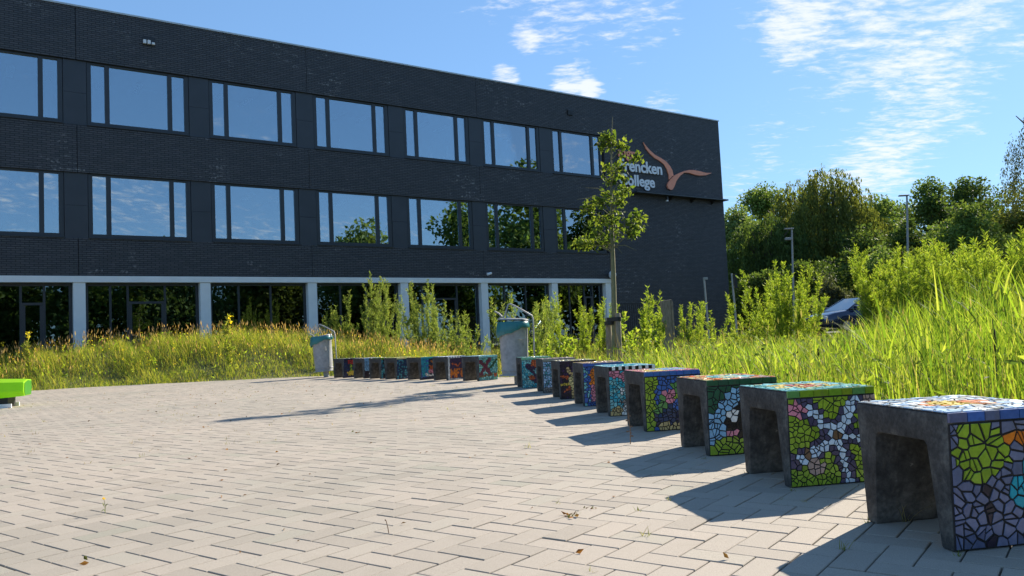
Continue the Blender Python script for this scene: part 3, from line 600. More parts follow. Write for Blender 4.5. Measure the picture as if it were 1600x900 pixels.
# (label, top-edge strip colours, tile size, face layers, top layers)
DES = {
 'b1': ('nearest mosaic bench, lavender tiles with a lime tulip and turquoise flower', ['blu', 'lav2'], .034, ['lav', Rs('lav2', .35, 1), C_(.25, .76, .23, 'lime', .21), Rt(.05, .84, .46, .97, 'lime'), Ln([(.28, .55), (.30, .05)], .014, 'dpur'), Ln([(.50, .85), (.82, .83)], .034, 'org'), C_(.62, .80, .05, 'org'), C_(.63, .43, .14, 'turq', .20), Ln([(.62, .22), (.62, 0)], .014, 'dpur')],
        ['pale', Rs('grey', .4, 2), C_(.5, .5, .30, 'org', .22), Rs('wht', .25, 4), C_(.45, .5, .16, 'yel')]),
 'b2': ('mosaic bench with a pale blue starfish on lime green tiles', ['grn', 'lime2'], .0235, ['lime', Rs('lime2', .35, 3)] + star(.56, .54, .52, .098, 'vio', 1.13) + star(.56, .54, .50, .05, 'star', 1.13) + [C_(.56, .54, .09, 'star'), C_(.56, .54, .045, 'brn'), C_(.1, .86, .10, 'pink'), C_(.95, .94, .10, 'bei'), C_(.27, .20, .11, 'bei'), C_(.2, .36, .05, 'brn')],
        ['lteal', Rs('mint', .4, 5), C_(.5, .5, .36, 'yel', .28), Rs('lteal', .2, 6), C_(.5, .5, .2, 'rust'), Rs('cream', .12, 61)]),
 'b3': ('mosaic bench showing a black and white cow on lime grass under dark green', ['dgrn'], .034, ['dgrn', Rt(0, 0, .3, .58, 'sky'), C_(.62, .55, .52, 'sky', .45), C_(.66, .47, .40, 'blk', .30), C_(.78, .56, .18, 'wht', .09), C_(.36, .58, .08, 'wht'), C_(.35, .3, .1, 'pink', .05), C_(.68, .26, .12, 'wht', .07), Rt(0, 0, 1, .10, 'lime'), C_(.45, .1, .40, 'lime', .16), C_(.85, .15, .28, 'lime2', .17)],
        ['org', Rs('bei', .3, 7), C_(.6, .5, .34, 'lteal'), Rs('cream', .25, 8)]),
 'b4': ('mosaic bench with a pink butterfly and lime plant on blue tiles', ['blu'], .032, ['blu', Rt(0, .12, 1, .38, 'nav'), C_(.36, .28, .2, 'dblu'), Rt(.2, 0, 1, .12, 'sand'), Ln([(.06, 0), (.1, 1)], .10, 'lime'), Ln([(.22, .38), (.62, .86)], .07, 'grn'), C_(.45, .62, .13, 'pink'), C_(.70, .62, .15, 'pink'), C_(.88, .55, .14, 'pink'), Ln([(.55, .62), (.6, .62)], .04, 'lime')],
        ['pink', Rs('bei', .35, 9), C_(.65, .4, .33, 'sky'), C_(.3, .7, .22, 'yel'), Rs('cream', .2, 10)]),
 'b5': ('mosaic bench with turquoise tiles, a pink ribbon and a checked top edge', ['blk', 'wht'], .03, ['lteal', Rs('turq', .45, 11), Ln([(.05, .97), (.6, .72)], .08, 'pink'), C_(.25, .55, .07, 'wht'), Rt(.2, .25, .7, .33, 'grey'), Ln([(.55, .26), (.9, .34)], .05, 'red'), Rt(.25, .02, 1, .22, 'wht'), C_(.15, .1, .12, 'sand')],
        ['lteal', Rs('pale', .4, 12), C_(.5, .5, .3, 'turq')]),
 'b6': ('mosaic bench with orange tiles above pink inside a blue border', ['blu'], .03, ['blu', Rs('lteal', .3, 13), Rt(.16, .12, .84, .52, 'pink'), Rt(.16, .52, .84, .93, 'org'), C_(.6, .85, .15, 'bei')], ['bei', Rs('grey', .4, 14), Rs('yel', .2, 15)]),
 'b7': ('mosaic bench with a cream sun and orange rays on dark purple', ['dpur'], .03, ['dpur', Rs('pur', .35, 16)] + [Ln([(.46, .48), (.46 + .44 * math.cos(a), .48 + .46 * math.sin(a))], .045, c) for a, c in ((2.2, 'sand'), (2.75, 'rust'), (3.3, 'yel'), (3.8, 'rust'), (4.4, 'sand'))] + [C_(.46, .48, .22, 'cream', .28)], ['grey', Rs('cream', .3, 17), Rs('lime', .12, 18)]),
 'b8': ('mosaic bench of pale blue and white tiles with a dark fish', ['grey'], .03, ['sky', Rs('pale', .4, 19), Rs('teal', .25, 20), C_(.45, .55, .16, 'dpur', .07), Rt(0, 0, 1, .16, 'grey')], ['grey', Rs('bei', .4, 21), Rs('blk', .15, 22)]),
 'b9': ('mosaic bench with red flowers and a purple swirl on turquoise, next to the large bin', ['mint'], .027, ['lteal', Rs('turq', .45, 23), Ln([(.25, .75), (.55, .55), (.45, .3), (.75, .12)], .12, 'pur'), Ln([(.6, .9), (.85, .6), (.8, .2)], .12, 'pur'), C_(.42, .86, .13, 'rust'), C_(.33, .36, .10, 'rust'), C_(.78, .52, .15, 'mag'), C_(.5, .6, .1, 'lteal')], ['mint', Rs('lteal', .4, 24), Rs('grey', .3, 25)]),
 'l1': ('mosaic bench with a maroon cross and dark twigs on turquoise tiles', ['lteal'], .03, ['lteal', Rs('teal', .35, 26), Rs('mint', .2, 27), Ln([(.08, .85), (.55, .35)], .09, 'mag'), Ln([(.55, .95), (.1, .3)], .08, 'mag'), Ln([(.6, .55), (.95, .9)], .045, 'dgrn'), Ln([(.05, .2), (.7, .24)], .045, 'brn'), C_(.85, .22, .1, 'rust')], ['lteal', Rs('pale', .4, 28)]),
 'l2': ('purple mosaic bench with orange letters and a checked white border', ['wht', 'lav'], .02, ['pur', Rt(0, 0, .09, 1, 'wht'), Rt(.91, 0, 1, 1, 'wht'), Rt(0, 0, 1, .06, 'wht'), Ln([(.2, .76), (.4, .72), (.52, .64), (.6, .72), (.68, .78)], .03, 'rust'),
        Ln([(.16, .12), (.16, .48), (.26, .26), (.36, .48), (.36, .12)], .042, 'org'), Ln([(.62, .48), (.46, .48), (.46, .12)], .042, 'org'), Ln([(.46, .31), (.58, .31)], .036, 'org'), Ln([(.86, .46), (.76, .48), (.71, .38), (.71, .22), (.76, .12), (.86, .14)], .042, 'org')], ['pale', Rs('wht', .4, 29)]),
 'l3': ('mosaic bench with an orange and pink cake on a white plate', ['turq'], .03, ['turq', Rs('blu', .3, 30), Rt(.42, 0, 1, 1, 'nav'), Rt(0, 0, 1, .12, 'nav'), C_(.68, .86, .14, 'org', .06), Rt(.45, .48, .92, .68, 'rust'), Rt(.4, .28, .96, .48, 'pink'), Ln([(.22, .26), (.4, .18), (.98, .2)], .05, 'wht')], ['lime', Rs('yel', .4, 31)]),
 'l4': ('dark blue mosaic bench with an orange flower on a pale stem', ['cream'], .034, ['dblu', Rs('teal', .25, 32), C_(.8, .62, .17, 'rust'), C_(.8, .62, .07, 'brn'), Ln([(.76, .42), (.55, .03)], .035, 'pale')], ['cream', Rs('lime', .3, 33)]),
 'l5': ('mosaic bench of small turquoise and dark tiles, fifth of the far row', ['lime2'], .032, ['teal', Rs('dblu', .35, 34), Rs('blk', .2, 35), Rs('lteal', .15, 36)], ['lime2', Rs('grey', .3, 37)]),
 'l6': ('mosaic bench with a dark bird and white nest beside pale blue tiles', ['sky'], .034, ['dpur', Rt(0, .4, .38, 1, 'sky'), C_(.6, .5, .3, 'pur', .3), C_(.75, .52, .12, 'bei'), C_(.45, .24, .28, 'wht', .07), C_(.5, .06, .2, 'grey', .05)], ['grey', Rs('wht', .3, 38)]),
 'l7': ('navy mosaic bench with a red flower and yellow leaves beside the small bin', ['nav'], .034, ['nav', Rs('dblu', .3, 39), C_(.4, .88, .2, 'red', .14), Ln([(.4, .75), (.42, .4)], .05, 'lime'), C_(.42, .24, .24, 'yel', .12), Ln([(.75, .95), (.95, .6), (.9, .1)], .06, 'lime'), C_(.9, .5, .08, 'yel')], ['grey', Rs('lime', .3, 40)]),
}
def bench(key, FL, ang, singly, top_tiles=True):
    lab, strip, ts, face, top = DES[key]; rng = random.Random(hash(key) % 1000 + 5 if False else sum(map(ord, key)))
    b = empty('mosaic_bench', FL, ang, lab, 'bench', 'mosaic concrete benches around the square')
    # local: x = tunnel axis (0 at the plaza end), y = along the end face (mosaic side at -BW), z up
    tt, tb, ov = .088, .055, .012
    prof = [(ov * 0 - 0, BH), (-BW, BH), (-BW + .016, .0), (-BW + .016 + tb, 0), (-BW + tt + .018, BH - .105), (-BW + tt + .03, BH - .093), (-tt - .03, BH - .093), (-tt - .018, BH - .105), (-tb - .020, 0), (-.020, 0)]
    mb = MB(); mb.prism(prof, lambda p, z, d: (d, p, z), 0, BD); body = mb.build('body', MAT['bench'], b, bevel=.008, smooth=True)
    def P(u, v, d):                             # mosaic side: u 0..BD from the plaza end, v height
        k = v / BH; return (u, -BW + .016 * (1 - k) - d, v)
    def T(u, v, d): return (u, -v, BH + d)
    sh = .022 if strip else 0
    panels = [('mosaic_panel', P, BD - .008, BH - .012 - sh, face, .004, .004), ('mosaic_top', T, BD - .008, BW - .006, top, .004, .003)]
    for nm, fn, w, h, lay, ox, oy in panels:
        mb = MB(); mb.prism([(ox, oy), (ox + w, oy), (ox + w, oy + h), (ox, oy + h)], fn, -.002, .0035); g = mb.build(nm, MAT['grout'], body if False else b)
        joined = MB()
        for (cx, cy), q in cells(w, h, (ts if nm == 'mosaic_panel' else max(ts, .036)), rng):
            col = None
            for f in lay:
                c = f if isinstance(f, str) else f(cx / w, cy / h)
                if c: col = c
            v_ = rng.uniform(.86, 1.12); col = tuple(min(1, x * v_) for x in COLS[col])
            thick = .0065 + rng.uniform(0, .0012); tmp = MB() if singly else joined
            m_ = len(q); inn = [(cx + (p - cx) * .95, cy + (r - cy) * .95) for p, r in q]; ta, tb_ = rng.gauss(0, .035), rng.gauss(0, .035); tk = lambda p, r: thick + (p - cx) * ta + (r - cy) * tb_
            V = [fn(ox + p, oy + r, .003) for p, r in q] + [fn(ox + p, oy + r, tk(p, r) - .001) for p, r in q] + [fn(ox + p, oy + r, tk(p, r)) for p, r in inn]
            Fc = [tuple(range(2 * m_, 3 * m_))] + [(k, (k + 1) % m_, m_ + (k + 1) % m_, m_ + k) for k in range(m_)] + [(m_ + k, m_ + (k + 1) % m_, 2 * m_ + (k + 1) % m_, 2 * m_ + k) for k in range(m_)]
            tmp.add(V, Fc, col)
            if singly: tmp.build('tile', MAT['tile'], g, tinted=True)
        if not singly: tag(joined.build('mosaic_tiles', MAT['tile'], g, tinted=True), kind='stuff')
    if strip:
        x = .004; j = 0; joined = MB()
        while x < BD - .01:
            L = min(rng.uniform(.045, .075) if strip[0] not in ('blk', 'wht') else .03, BD - .005 - x)
            if L > .008:
                c = COLS[strip[j % len(strip)]] if strip[0] in ('blk', 'wht') else tuple(k * rng.uniform(.85, 1.1) for k in COLS[rng.choice(strip)])
                tmp = MB() if singly else joined
                tmp.prism([(x, BH - sh - .003), (x + L - .003, BH - sh - .003), (x + L - .003, BH + .004), (x, BH + .004)], P, -.002, .0075, c)
                if singly: tmp.build('edge_tile', MAT['tile'], b, tinted=True)
            x += L; j += 1
        if not singly: tag(joined.build('edge_tiles', MAT['tile'], b, tinted=True), kind='stuff')
    return b
angR = []
for i, key in enumerate(('b1', 'b2', 'b3', 'b4', 'b5', 'b6', 'b7', 'b8', 'b9')):
    d = math.radians([9.5, 9.5, 9, 9.5, 9.5, 8.5, 9, 9, 9][i])
    bench(key, BR[i], d, i < 4)
for i, key in enumerate(('l1', 'l2', 'l3', 'l4', 'l5', 'l6', 'l7')):
    bench(key, BL[i], math.radians([43, 42, 43, 41, 42, 42, 42][i]), False)

# ------------------------------------------------------------------ litter bins
def bin_(loc, rz, label, tilt):
    t = empty('litter_bin', loc, rz, label, 'bin', 'galvanised litter bins beside the benches')
    mb = MB(); prof = [(.195, .17), (.20, .175), (.205, .24), (.215, .55), (.226, .95), (.233, .965), (.233, .98), (.22, .98), (.215, .9)]
    mb.lathe(prof, 32, cap=False); mb.lathe([(.001, .18), (.19, .18)], 32, cap=False); mb.build('drum', MAT['zinc'], t, smooth=True)
    mb = MB(); mb.lathe([(.212, .235), (.216, .24), (.216, .25), (.212, .255)], 32, cap=False); mb.lathe([(.245, .165), (.245, .18), (.15, .18)], 32, cap=False); mb.build('base_flange', MAT['zinc'], t)
    rr = random.Random(3); ph = [rr.uniform(0, 6) for _ in range(4)]
    def wob(p, a):
        dep = .98 - p[2]; k = max(0, min(1, dep / .2)); droop = (.5 - .5 * math.cos(a)) ** 1.3
        z = .985 - dep * (.40 + .75 * droop) - .010 * k * math.sin(5 * a + ph[3]); rad = 1 + k * (.04 + .09 * droop * (1 if dep < .15 else .3)) + .018 * k * math.sin(9 * a + ph[0]) + .012 * k * math.sin(17 * a + ph[1] + dep * 20)
        return (p[0] * rad, p[1] * rad, z + .006 * math.sin(13 * a + ph[2]) * k)
    mb = MB(); mb.lathe([(.21, .96), (.236, .985), (.246, .96), (.25, .90), (.252, .84), (.250, .80), (.243, .775)], 56, fn=wob, cap=False, tint=lin(58, 132, 136)); mb.build('bin_bag', MAT['bag'], t, smooth=True, tinted=True)
    mb = MB(); R_ = Matrix.Rotation(tilt, 3, 'Y')
    mb.lathe([(.001, .018), (.10, .02), (.20, .016), (.24, .008), (.245, -.012), (.235, -.012), (.23, 0), (.001, .004)], 32, cap=False, fn=lambda p, a: tuple(R_ @ Vector((p[0] - .24, p[1], p[2])) + Vector((.24, 0, 1.01)))); mb.build('lid', MAT['zinc'], t, smooth=True)
    mb = MB(); p = R_ @ Vector((-.40, 0, .03)) + Vector((.24, 0, 1.01)); mb.tube([p, p + Vector((-.05, 0, .06)), p + Vector((-.12, 0, .10))], .012, 8); mb.tube([p + Vector((.12, -.1, -.005)), p + Vector((.12, .1, -.005))], .012, 8); mb.build('lid_handle', MAT['zinc'], t, smooth=True)
    mb = MB(); mb.tube([(.30, .02, -.05), (.31, .02, .55), (.315, .02, 1.02), (.30, .02, 1.07), (.10, .02, 1.20), (-.03, .02, 1.27), (-.06, .02, 1.26), (-.10, .02, 1.15), (-.14, .02, 1.05)], .0125, 10); mb.build('bent_pipe', MAT['zinc'], t, smooth=True)
    mb = MB(); mb.box((.04, -.03, -.04), (.10, .03, .168)); mb.box((-.02, -.02, -.04), (.035, .03, .166)); mb.build('foot_post', MAT['metal_grey'], t)
    mb = MB(); mb.box((.05, -.238, .72), (.15, -.222, .735)); mb.box((.145, -.236, .64), (.155, -.216, .735)); mb.build('lock_plate', MAT['metal_grey'], t)
    return t
p = gp(806, 600); bin_((p[0], p[1], -.03), math.radians(2), 'large galvanised litter bin with teal bag between the two bench rows', 0.06)
p = gp(507, 590); bin_((p[0] - .05, p[1] + .25, -.03), math.radians(-4), 'small-looking galvanised bin leaning at the far left end of the benches', -0.16).rotation_euler[1] = math.radians(-3)

# ------------------------------------------------------------------ lime green seat block at the left edge
p = gp(14, 636)
t = empty('lime_seat', (p[0], p[1], 0), math.radians(20), 'bright lime green plastic seat block on a white base at the left edge', 'seat')
L0, L1 = -1.9, .26
sec = [(-.28, .15), (-.33, .24), (-.30, .40), (.0, .45), (.30, .43), (.33, .28), (.28, .15)]
V = []; 
for x, k in ((L0, .86), (L0 + .25, 1.0), (-.15, 1.0), (L1, .86)): V += [(x, y * k, .28 + (z - .28) * k) for y, z in sec]
n_ = len(sec); Fc = [(i * n_ + k, i * n_ + (k + 1) % n_, (i + 1) * n_ + (k + 1) % n_, (i + 1) * n_ + k) for i in range(3) for k in range(n_)] + [tuple(range(n_))[::-1], tuple(3 * n_ + k for k in range(n_))]
mb = MB(); mb.add(V, Fc); mb.build('seat_shell', MAT['lime'], t, bevel=.012)
mb = MB(); mb.prism([(y * .74, .28 + (z - .28) * .74) for y, z in sec], lambda a, z, d: (d, a, z), L1 - .02, L1 + .006); mb.build('end_panel', MAT['limedark'], t)
mb = MB(); mb.box((L0 + .15, -.24, .03), (L1 - .22, .24, .16)); mb.build('plinth', MAT['rubber'], t)
mb = MB(); mb.box((L0 + .1, -.27, .0), (L1 - .17, -.235, .06)); mb.box((L0 + .1, .235, .0), (L1 - .17, .27, .06)); mb.build('base_rail', MAT['white'], t)

# ------------------------------------------------------------------ vegetation generators
def tints(n, pal, rng, var=.18):
    pal = np.array(pal); w = rng.integers(0, len(pal), n); c = pal[w] * rng.uniform(1 - var, 1 + var, (n, 1)); return c
def blade_mesh(base, h, w, az, bend, lean, tint, seg=3):
    """curved grass blades: arrays over blades -> verts, quads, tint"""
    n = len(base); t = np.linspace(0, 1, seg + 1)
    d = np.stack([np.cos(az), np.sin(az)], 1); sx = np.stack([-d[:, 1], d[:, 0]], 1)
    off = lean[:, None] * t + bend[:, None] * t ** 2.2                     # horizontal reach as share of h
    zz_ = h[:, None] * (t - 0.35 * np.clip(bend, 0, 1)[:, None] * t ** 3)
    ctr = np.zeros((n, seg + 1, 3)); ctr[..., :2] = base[:, None, :2] + d[:, None] * (off * h[:, None])[..., None]; ctr[..., 2] = base[:, 2:3] + zz_
    ww = w[:, None] * (1 - t) ** .7 * .5; ww[:, -1] = w * .03
    A = ctr.copy(); B = ctr.copy(); A[..., :2] -= sx[:, None] * ww[..., None]; B[..., :2] += sx[:, None] * ww[..., None]
    V = np.stack([A, B], 2).reshape(n, -1, 3); k = 2 * (seg + 1)
    q = np.array([(2 * i, 2 * i + 1, 2 * i + 3, 2 * i + 2) for i in range(seg)])
    Q = (q[None] + k * np.arange(n)[:, None, None]).reshape(-1, 4)
    return V.reshape(-1, 3), Q, np.repeat(tint, k, 0)
def leaf_mesh(pos, dirv, L, W, tint, rng, fold=.25):
    """diamond leaves from pos along dirv"""
    n = len(pos); dirv = dirv / (np.linalg.norm(dirv, axis=1, keepdims=True) + 1e-9)
    r = rng.normal(0, 1, (n, 3)); s = np.cross(dirv, r); s /= (np.linalg.norm(s, axis=1, keepdims=True) + 1e-9); nn = np.cross(s, dirv)
    L = L[:, None]; W = W[:, None]
    mid = pos + dirv * L * .45 + nn * L * fold * .3
    V = np.stack([pos, mid + s * W * .5, pos + dirv * L, mid - s * W * .5], 1).reshape(-1, 3)
    Q = np.arange(4 * n).reshape(n, 4); return V, Q, np.repeat(tint, 4, 0)
def merge(parts):
    V = []; Q = []; T = []; k = 0
    for v, q, t in parts: V.append(v); Q.append(q + k); T.append(t); k += len(v)
    return np.concatenate(V), np.concatenate(Q), np.concatenate(T)
def scatter(n, poly, rng):
    poly = np.array(poly); lo, hi = poly.min(0), poly.max(0); out = []
    tot = 0
    while tot < n:
        P = rng.uniform(lo, hi, (n * 2, 2)); P = P[inside(P, poly)]; out.append(P); tot += len(P)
    return np.concatenate(out)[:n]
def grow(P, h, w, pal, rng, lean=.18, bend=.35, z=None, seg=3, var=.2):
    n = len(P); b = np.c_[P, (mound_h(P[:, 0], P[:, 1]) - .04) if z is None else np.full(n, z)]
    return blade_mesh(b, h, w, rng.uniform(0, 6.283, n), rng.normal(bend, .2, n), np.abs(rng.normal(0, lean, n)), tints(n, pal, rng, var), seg)
def shrub(name, loc, H, nst, spread, label, cat, pal, seed, leafL=.085, leafW=.017, dens=38, group=None, splay=.35, side=True, thick=.007, low=.08, hmin=.55):
    rng = np.random.default_rng(seed); t = empty(name, loc, 0, label, cat, group)
    st = MB(); parts = []
    for k in range(nst):
        a = rng.uniform(0, 6.283); r0 = spread * .3 * math.sqrt(rng.random()); hh = H * rng.uniform(hmin, 1.0) if k else H
        x0 = np.array([r0 * math.cos(a), r0 * math.sin(a), -.05]); ln_ = rng.uniform(.3, 1) * splay
        dr = np.array([math.cos(a) * ln_ * spread, math.sin(a) * ln_ * spread, hh])
        if k == 0: dr[:2] *= .25
        pts = [x0 + dr * s + np.array([math.cos(a), math.sin(a), 0]) * spread * .25 * math.sin(s * 2) * (0.6 if k else .1) for s in (0, .25, .5, .75, 1)]
        st.tube([tuple(p) for p in pts], [thick, thick * .85, thick * .65, thick * .45, thick * .2], 5, cap=False)
        axes = [(pts, low, 1.0, hh)]
        if side:
            for _ in range(int(3 + hh * 3)):
                s = rng.uniform(.12, .85); i = min(3, int(s * 4)); p = pts[i] + (pts[i + 1] - pts[i]) * (s * 4 - i); b = rng.uniform(0, 6.283); ll = hh * rng.uniform(.12, .3) * (1.1 - s * .6)
                e = p + np.array([math.cos(b) * .45, math.sin(b) * .45, .85]) * ll
                sp_ = [p, p + (e - p) * .5 + np.array([0, 0, -.02]), e]; st.tube([tuple(q) for q in sp_], [thick * .4, thick * .3, thick * .12], 4, cap=False); axes.append((sp_, 0.0, 1.0, ll))
        for ax, s0, s1, ll in axes:
            m_ = max(4, int(dens * ll)); s = rng.uniform(s0, s1, m_); ax = np.array(ax); kk = len(ax) - 1
            i = np.minimum((s * kk).astype(int), kk - 1); p = ax[i] + (ax[i + 1] - ax[i]) * (s * kk - i)[:, None]
            d = ax[i + 1] - ax[i]; d = d / np.linalg.norm(d, axis=1, keepdims=True)
            b = rng.uniform(0, 6.283, m_); dv = d * rng.uniform(.5, 1.1, (m_, 1)) + np.stack([np.cos(b), np.sin(b), rng.normal(-.05, .25, m_)], 1) * .75
            sc_ = rng.uniform(.6, 1.15, m_)
            parts.append(leaf_mesh(p, dv, leafL * sc_, leafW * sc_, tints(m_, pal, rng), rng))
    st.build('stem', MAT['stem'], t)
    V, Q, T = merge(parts); np_mesh('foliage', V, Q, MAT['leaf'], t, T); return t
WIL = [(.19, .27, .07), (.25, .33, .09), (.15, .22, .06), (.31, .36, .12)]
WILB = [(.23, .33, .04), (.29, .39, .05), (.18, .28, .04), (.35, .42, .08)]
DARKG = [(0.072, 0.123, 0.032), (0.102, 0.16, 0.043), (0.065, 0.102, 0.029), (0.131, 0.189, 0.051)]
MIDG = [(0.12, 0.192, 0.048), (0.16, 0.24, 0.064), (0.096, 0.16, 0.04), (0.208, 0.272, 0.08)]
OLIV = [(0.165, 0.195, 0.045), (0.21, 0.24, 0.06), (0.135, 0.165, 0.042), (0.105, 0.135, 0.036)]
PALE = [(0.145, 0.217, 0.08), (0.189, 0.261, 0.102), (0.116, 0.181, 0.065), (0.217, 0.29, 0.109)]

# shrubs in front of the facade: pixel of the foot, distance, pixel of the top
SH = [(575, 26.0, 425, 9, .95, 'tall willow shrub nearest the top of the mound'), (505, 25.5, 486, 3, .35, 'thin willow shoot beside the column left of the tall shrubs'), (540, 25.8, 452, 4, .45, 'slim willow sapling just left of the tallest shrub'),
      (610, 25.6, 468, 8, .8, 'bushy willow filling the gap between the two tallest shrubs'), (662, 24.0, 436, 9, .85, 'tall willow shrub hiding the white column in the middle'), (700, 23.2, 470, 9, .85, 'rounded willow right of the column-hiding shrub'), (727, 22.6, 490, 6, .5, 'low leafy willow near the right side of the middle bay'),
      (815, 18.5, 455, 8, .7, 'willow with upright shoots behind the large bin'), (848, 19.5, 470, 7, .6, 'willow between the large bin and the next column'), (900, 20.5, 452, 9, .8, 'dense willow left of the young tree'), (930, 21.0, 462, 8, .6, 'willow directly behind the young tree trunk'),
      (1012, 17.0, 444, 7, .5, 'willow with one tall shoot right of the staked tree'), (1066, 21.0, 470, 8, .7, 'feathery willow right of the weathered timber post'), (1105, 20.5, 484, 7, .6, 'low willow below the corner of the building'), (1168, 19.5, 452, 7, .6, 'narrow willow left of the big round willow'), (1232, 18.0, 408, 22, .72, 'big rounded willow in front of the car bonnet')]
for i, (px_, y, ty, ns, sp, lab) in enumerate(SH):
    q = dp(px_, 540, y); zb = float(mound_h(q[0], q[1])) - .02; top = dp(px_, ty, y)[2]
    shrub('willow_shrub', (q[0], q[1], zb), top - zb, int(ns * 1.7), sp * 1.6, lab, 'shrub', WIL if i < 9 else WILB, 100 + i, .095, .018, 130, 'willow shrubs', .42, True, .007, .08, .28)
# broad-leaved brambles among them
for i, (px_, y, ty, lab) in enumerate([(985, 16.0, 484, 'broad-leaved bush right beside the timber tree stake'), (860, 17.5, 520, 'low broad-leaved bush behind the middle benches'), (1140, 19.0, 520, 'low yellow-green bush left of the narrow willow')]):
    q = dp(px_, 540, y); top = dp(px_, ty, y)[2]
    shrub('leafy_bush', (q[0], q[1], -.03), top, 12, .8, lab, 'bush', WILB, 140 + i, .10, .06, 50, None, .5)
# willow thicket behind the reeds on the right
TH = [(1425, 15.0, 420, 7), (1412, 13.2, 430, 4), (1400, 13.0, 398, 10), (1440, 13.5, 405, 9), (1475, 12.0, 412, 9), (1512, 12.5, 398, 10), (1545, 11.0, 385, 11), (1585, 10.5, 392, 11), (1625, 10.0, 380, 10), (1680, 10.0, 390, 9)]
WH_ = ['right of the car roof', 'low beside the car roof', 'with the left of the tallest shoots', 'below the tall grey lamp post', 'just right of the tall lamp post', 'in the middle of the thicket', 'tallest near the right edge', 'at the right edge of the picture', 'cut by the right edge', 'outside the right edge']
for i, (px_, y, ty, ns) in enumerate(TH):
    q = dp(px_, 540, y); top = dp(px_, ty, y)[2]
    shrub('willow_sapling', (q[0], q[1], -.05), top * 1.16, ns + 12, 1.0, 'bright green upright willow sapling behind the reeds, ' + WH_[i], 'shrub', WILB, 160 + i, .08, .0125, 190, 'willow saplings behind the reeds', .4, True, .007, .1, .62)

# ------------------------------------------------------------------ reeds, grass, meadow
rng = np.random.default_rng(11)
RIGHT = [(BR[8][0] + .7, BR[8][1] + 1.2), (BR[6][0] + .85, BR[6][1]), (BR[4][0] + .9, BR[4][1]), (BR[2][0] + 1.0, BR[2][1]), (BR[0][0] + 1.05, BR[0][1]), (2.45, 1.5), (2.9, 2.2), (5.5, 4.5), (13.5, 12.5), (13.5, 15), (3.2, 14.5)]
REED = [(.14, .24, .03), (.20, .31, .035), (.10, .18, .03), (.26, .35, .05), (.31, .36, .08)]
P = scatter(19000, RIGHT, rng); n = len(P)
dist_in = np.clip((P[:, 0] - (1.9 - .11 * (P[:, 1] - 3))) / 2.2, 0, 1)
hmax = np.interp(P[:, 0] / np.maximum(P[:, 1], .5), [.1, .2, .3, .4, .47, .6], [.35, .48, .54, .6, .95, 1.22])
h = hmax * rng.uniform(.55, 1.05, n) * (.55 + .45 * dist_in)
parts = [grow(P, h, rng.uniform(.006, .014, n), REED, rng, .10, .12, -.04, 4)]
P2 = scatter(7500, RIGHT, rng); n2 = len(P2)                                # broad reed leaves along stalks
hx = np.interp(P2[:, 0] / np.maximum(P2[:, 1], .5), [.1, .2, .3, .4, .47, .6], [.3, .4, .45, .52, .85, 1.1]); zb = rng.uniform(.25, 1.0, n2) * hx * .8
az = rng.uniform(0, 6.283, n2); parts.append(blade_mesh(np.c_[P2, zb], rng.uniform(.16, .32, n2), rng.uniform(.009, .017, n2), az, rng.uniform(.1, .6, n2), rng.uniform(.2, .6, n2), tints(n2, REED, rng), 4))
P3_ = scatter(3400, RIGHT, rng); parts.append(grow(P3_, rng.uniform(.2, .75, 3400), rng.uniform(.004, .009, 3400), [(.34, .28, .14), (.4, .33, .2), (.25, .2, .1)], rng, .4, .6, -.04))
P4_ = scatter(5200, RIGHT, rng); parts.append(leaf_mesh(np.c_[P4_, rng.uniform(.02, .55, len(P4_))], rng.normal(0, 1, (len(P4_), 3)) + (0, 0, .5), rng.uniform(.04, .09, len(P4_)), rng.uniform(.014, .035, len(P4_)), tints(len(P4_), WILB + DARKG, rng), rng))
P5_ = scatter(700, RIGHT, rng); hs5 = rng.uniform(.4, .85, 700); parts.append(grow(P5_, hs5, np.full(700, .004), [(.3, .27, .1)], rng, .08, .08, -.04)); parts.append(leaf_mesh(np.c_[P5_, hs5 * .9], np.c_[rng.normal(0, .2, (700, 2)), np.ones(700)], rng.uniform(.04, .09, 700), rng.uniform(.006, .011, 700), tints(700, [(.28, .25, .12), (.24, .22, .1)], rng), rng, .05))
V, Q, T = merge(parts); tag(np_mesh('reed_bed', V, Q, MAT['grass'], None, T), 'dense bright green reeds and rushes behind the right row of benches', 'reeds', kind='stuff')
# fringe of short grass along the bench row and in the strip behind the far row
FR_ = [(b[0] + .56, b[1] + .3) for b in BR[::-1]] + [(2.0, 1.2), (2.9, 1.2)] + [(b[0] + 1.4, b[1] + .2) for b in BR]
GRS = [(.14, .20, .035), (.2, .25, .05), (.26, .27, .07), (.1, .15, .03)]
P = scatter(5200, FR_, rng); parts = [grow(P, rng.uniform(.06, .28, len(P)), rng.uniform(.004, .009, len(P)), GRS, rng, .3, .5, -.03)]
MID = [(b[0] + .55, b[1] + .85) for b in BL[::-1]] + [(.2, 14.0), (.7, 12.2), (3.2, 14.5), (13.5, 15), (14, 22), (8, 30), (2, 31), (-6, 26), (-6.5, 22)]
P = scatter(26000, MID, rng); dd = P[:, 1]
parts.append(grow(P, rng.uniform(.10, .5, len(P)) * np.interp(dd, [12, 16, 24], [.6, 1, 1.2]), rng.uniform(.008, .016, len(P)), GRS + [(.32, .27, .12), (.36, .31, .12)], rng, .25, .4))
V, Q, T = merge(parts); tag(np_mesh('rough_grass', V, Q, MAT['grass'], None, T), 'rough green and straw grass around the benches and shrubs', 'grass', kind='stuff')
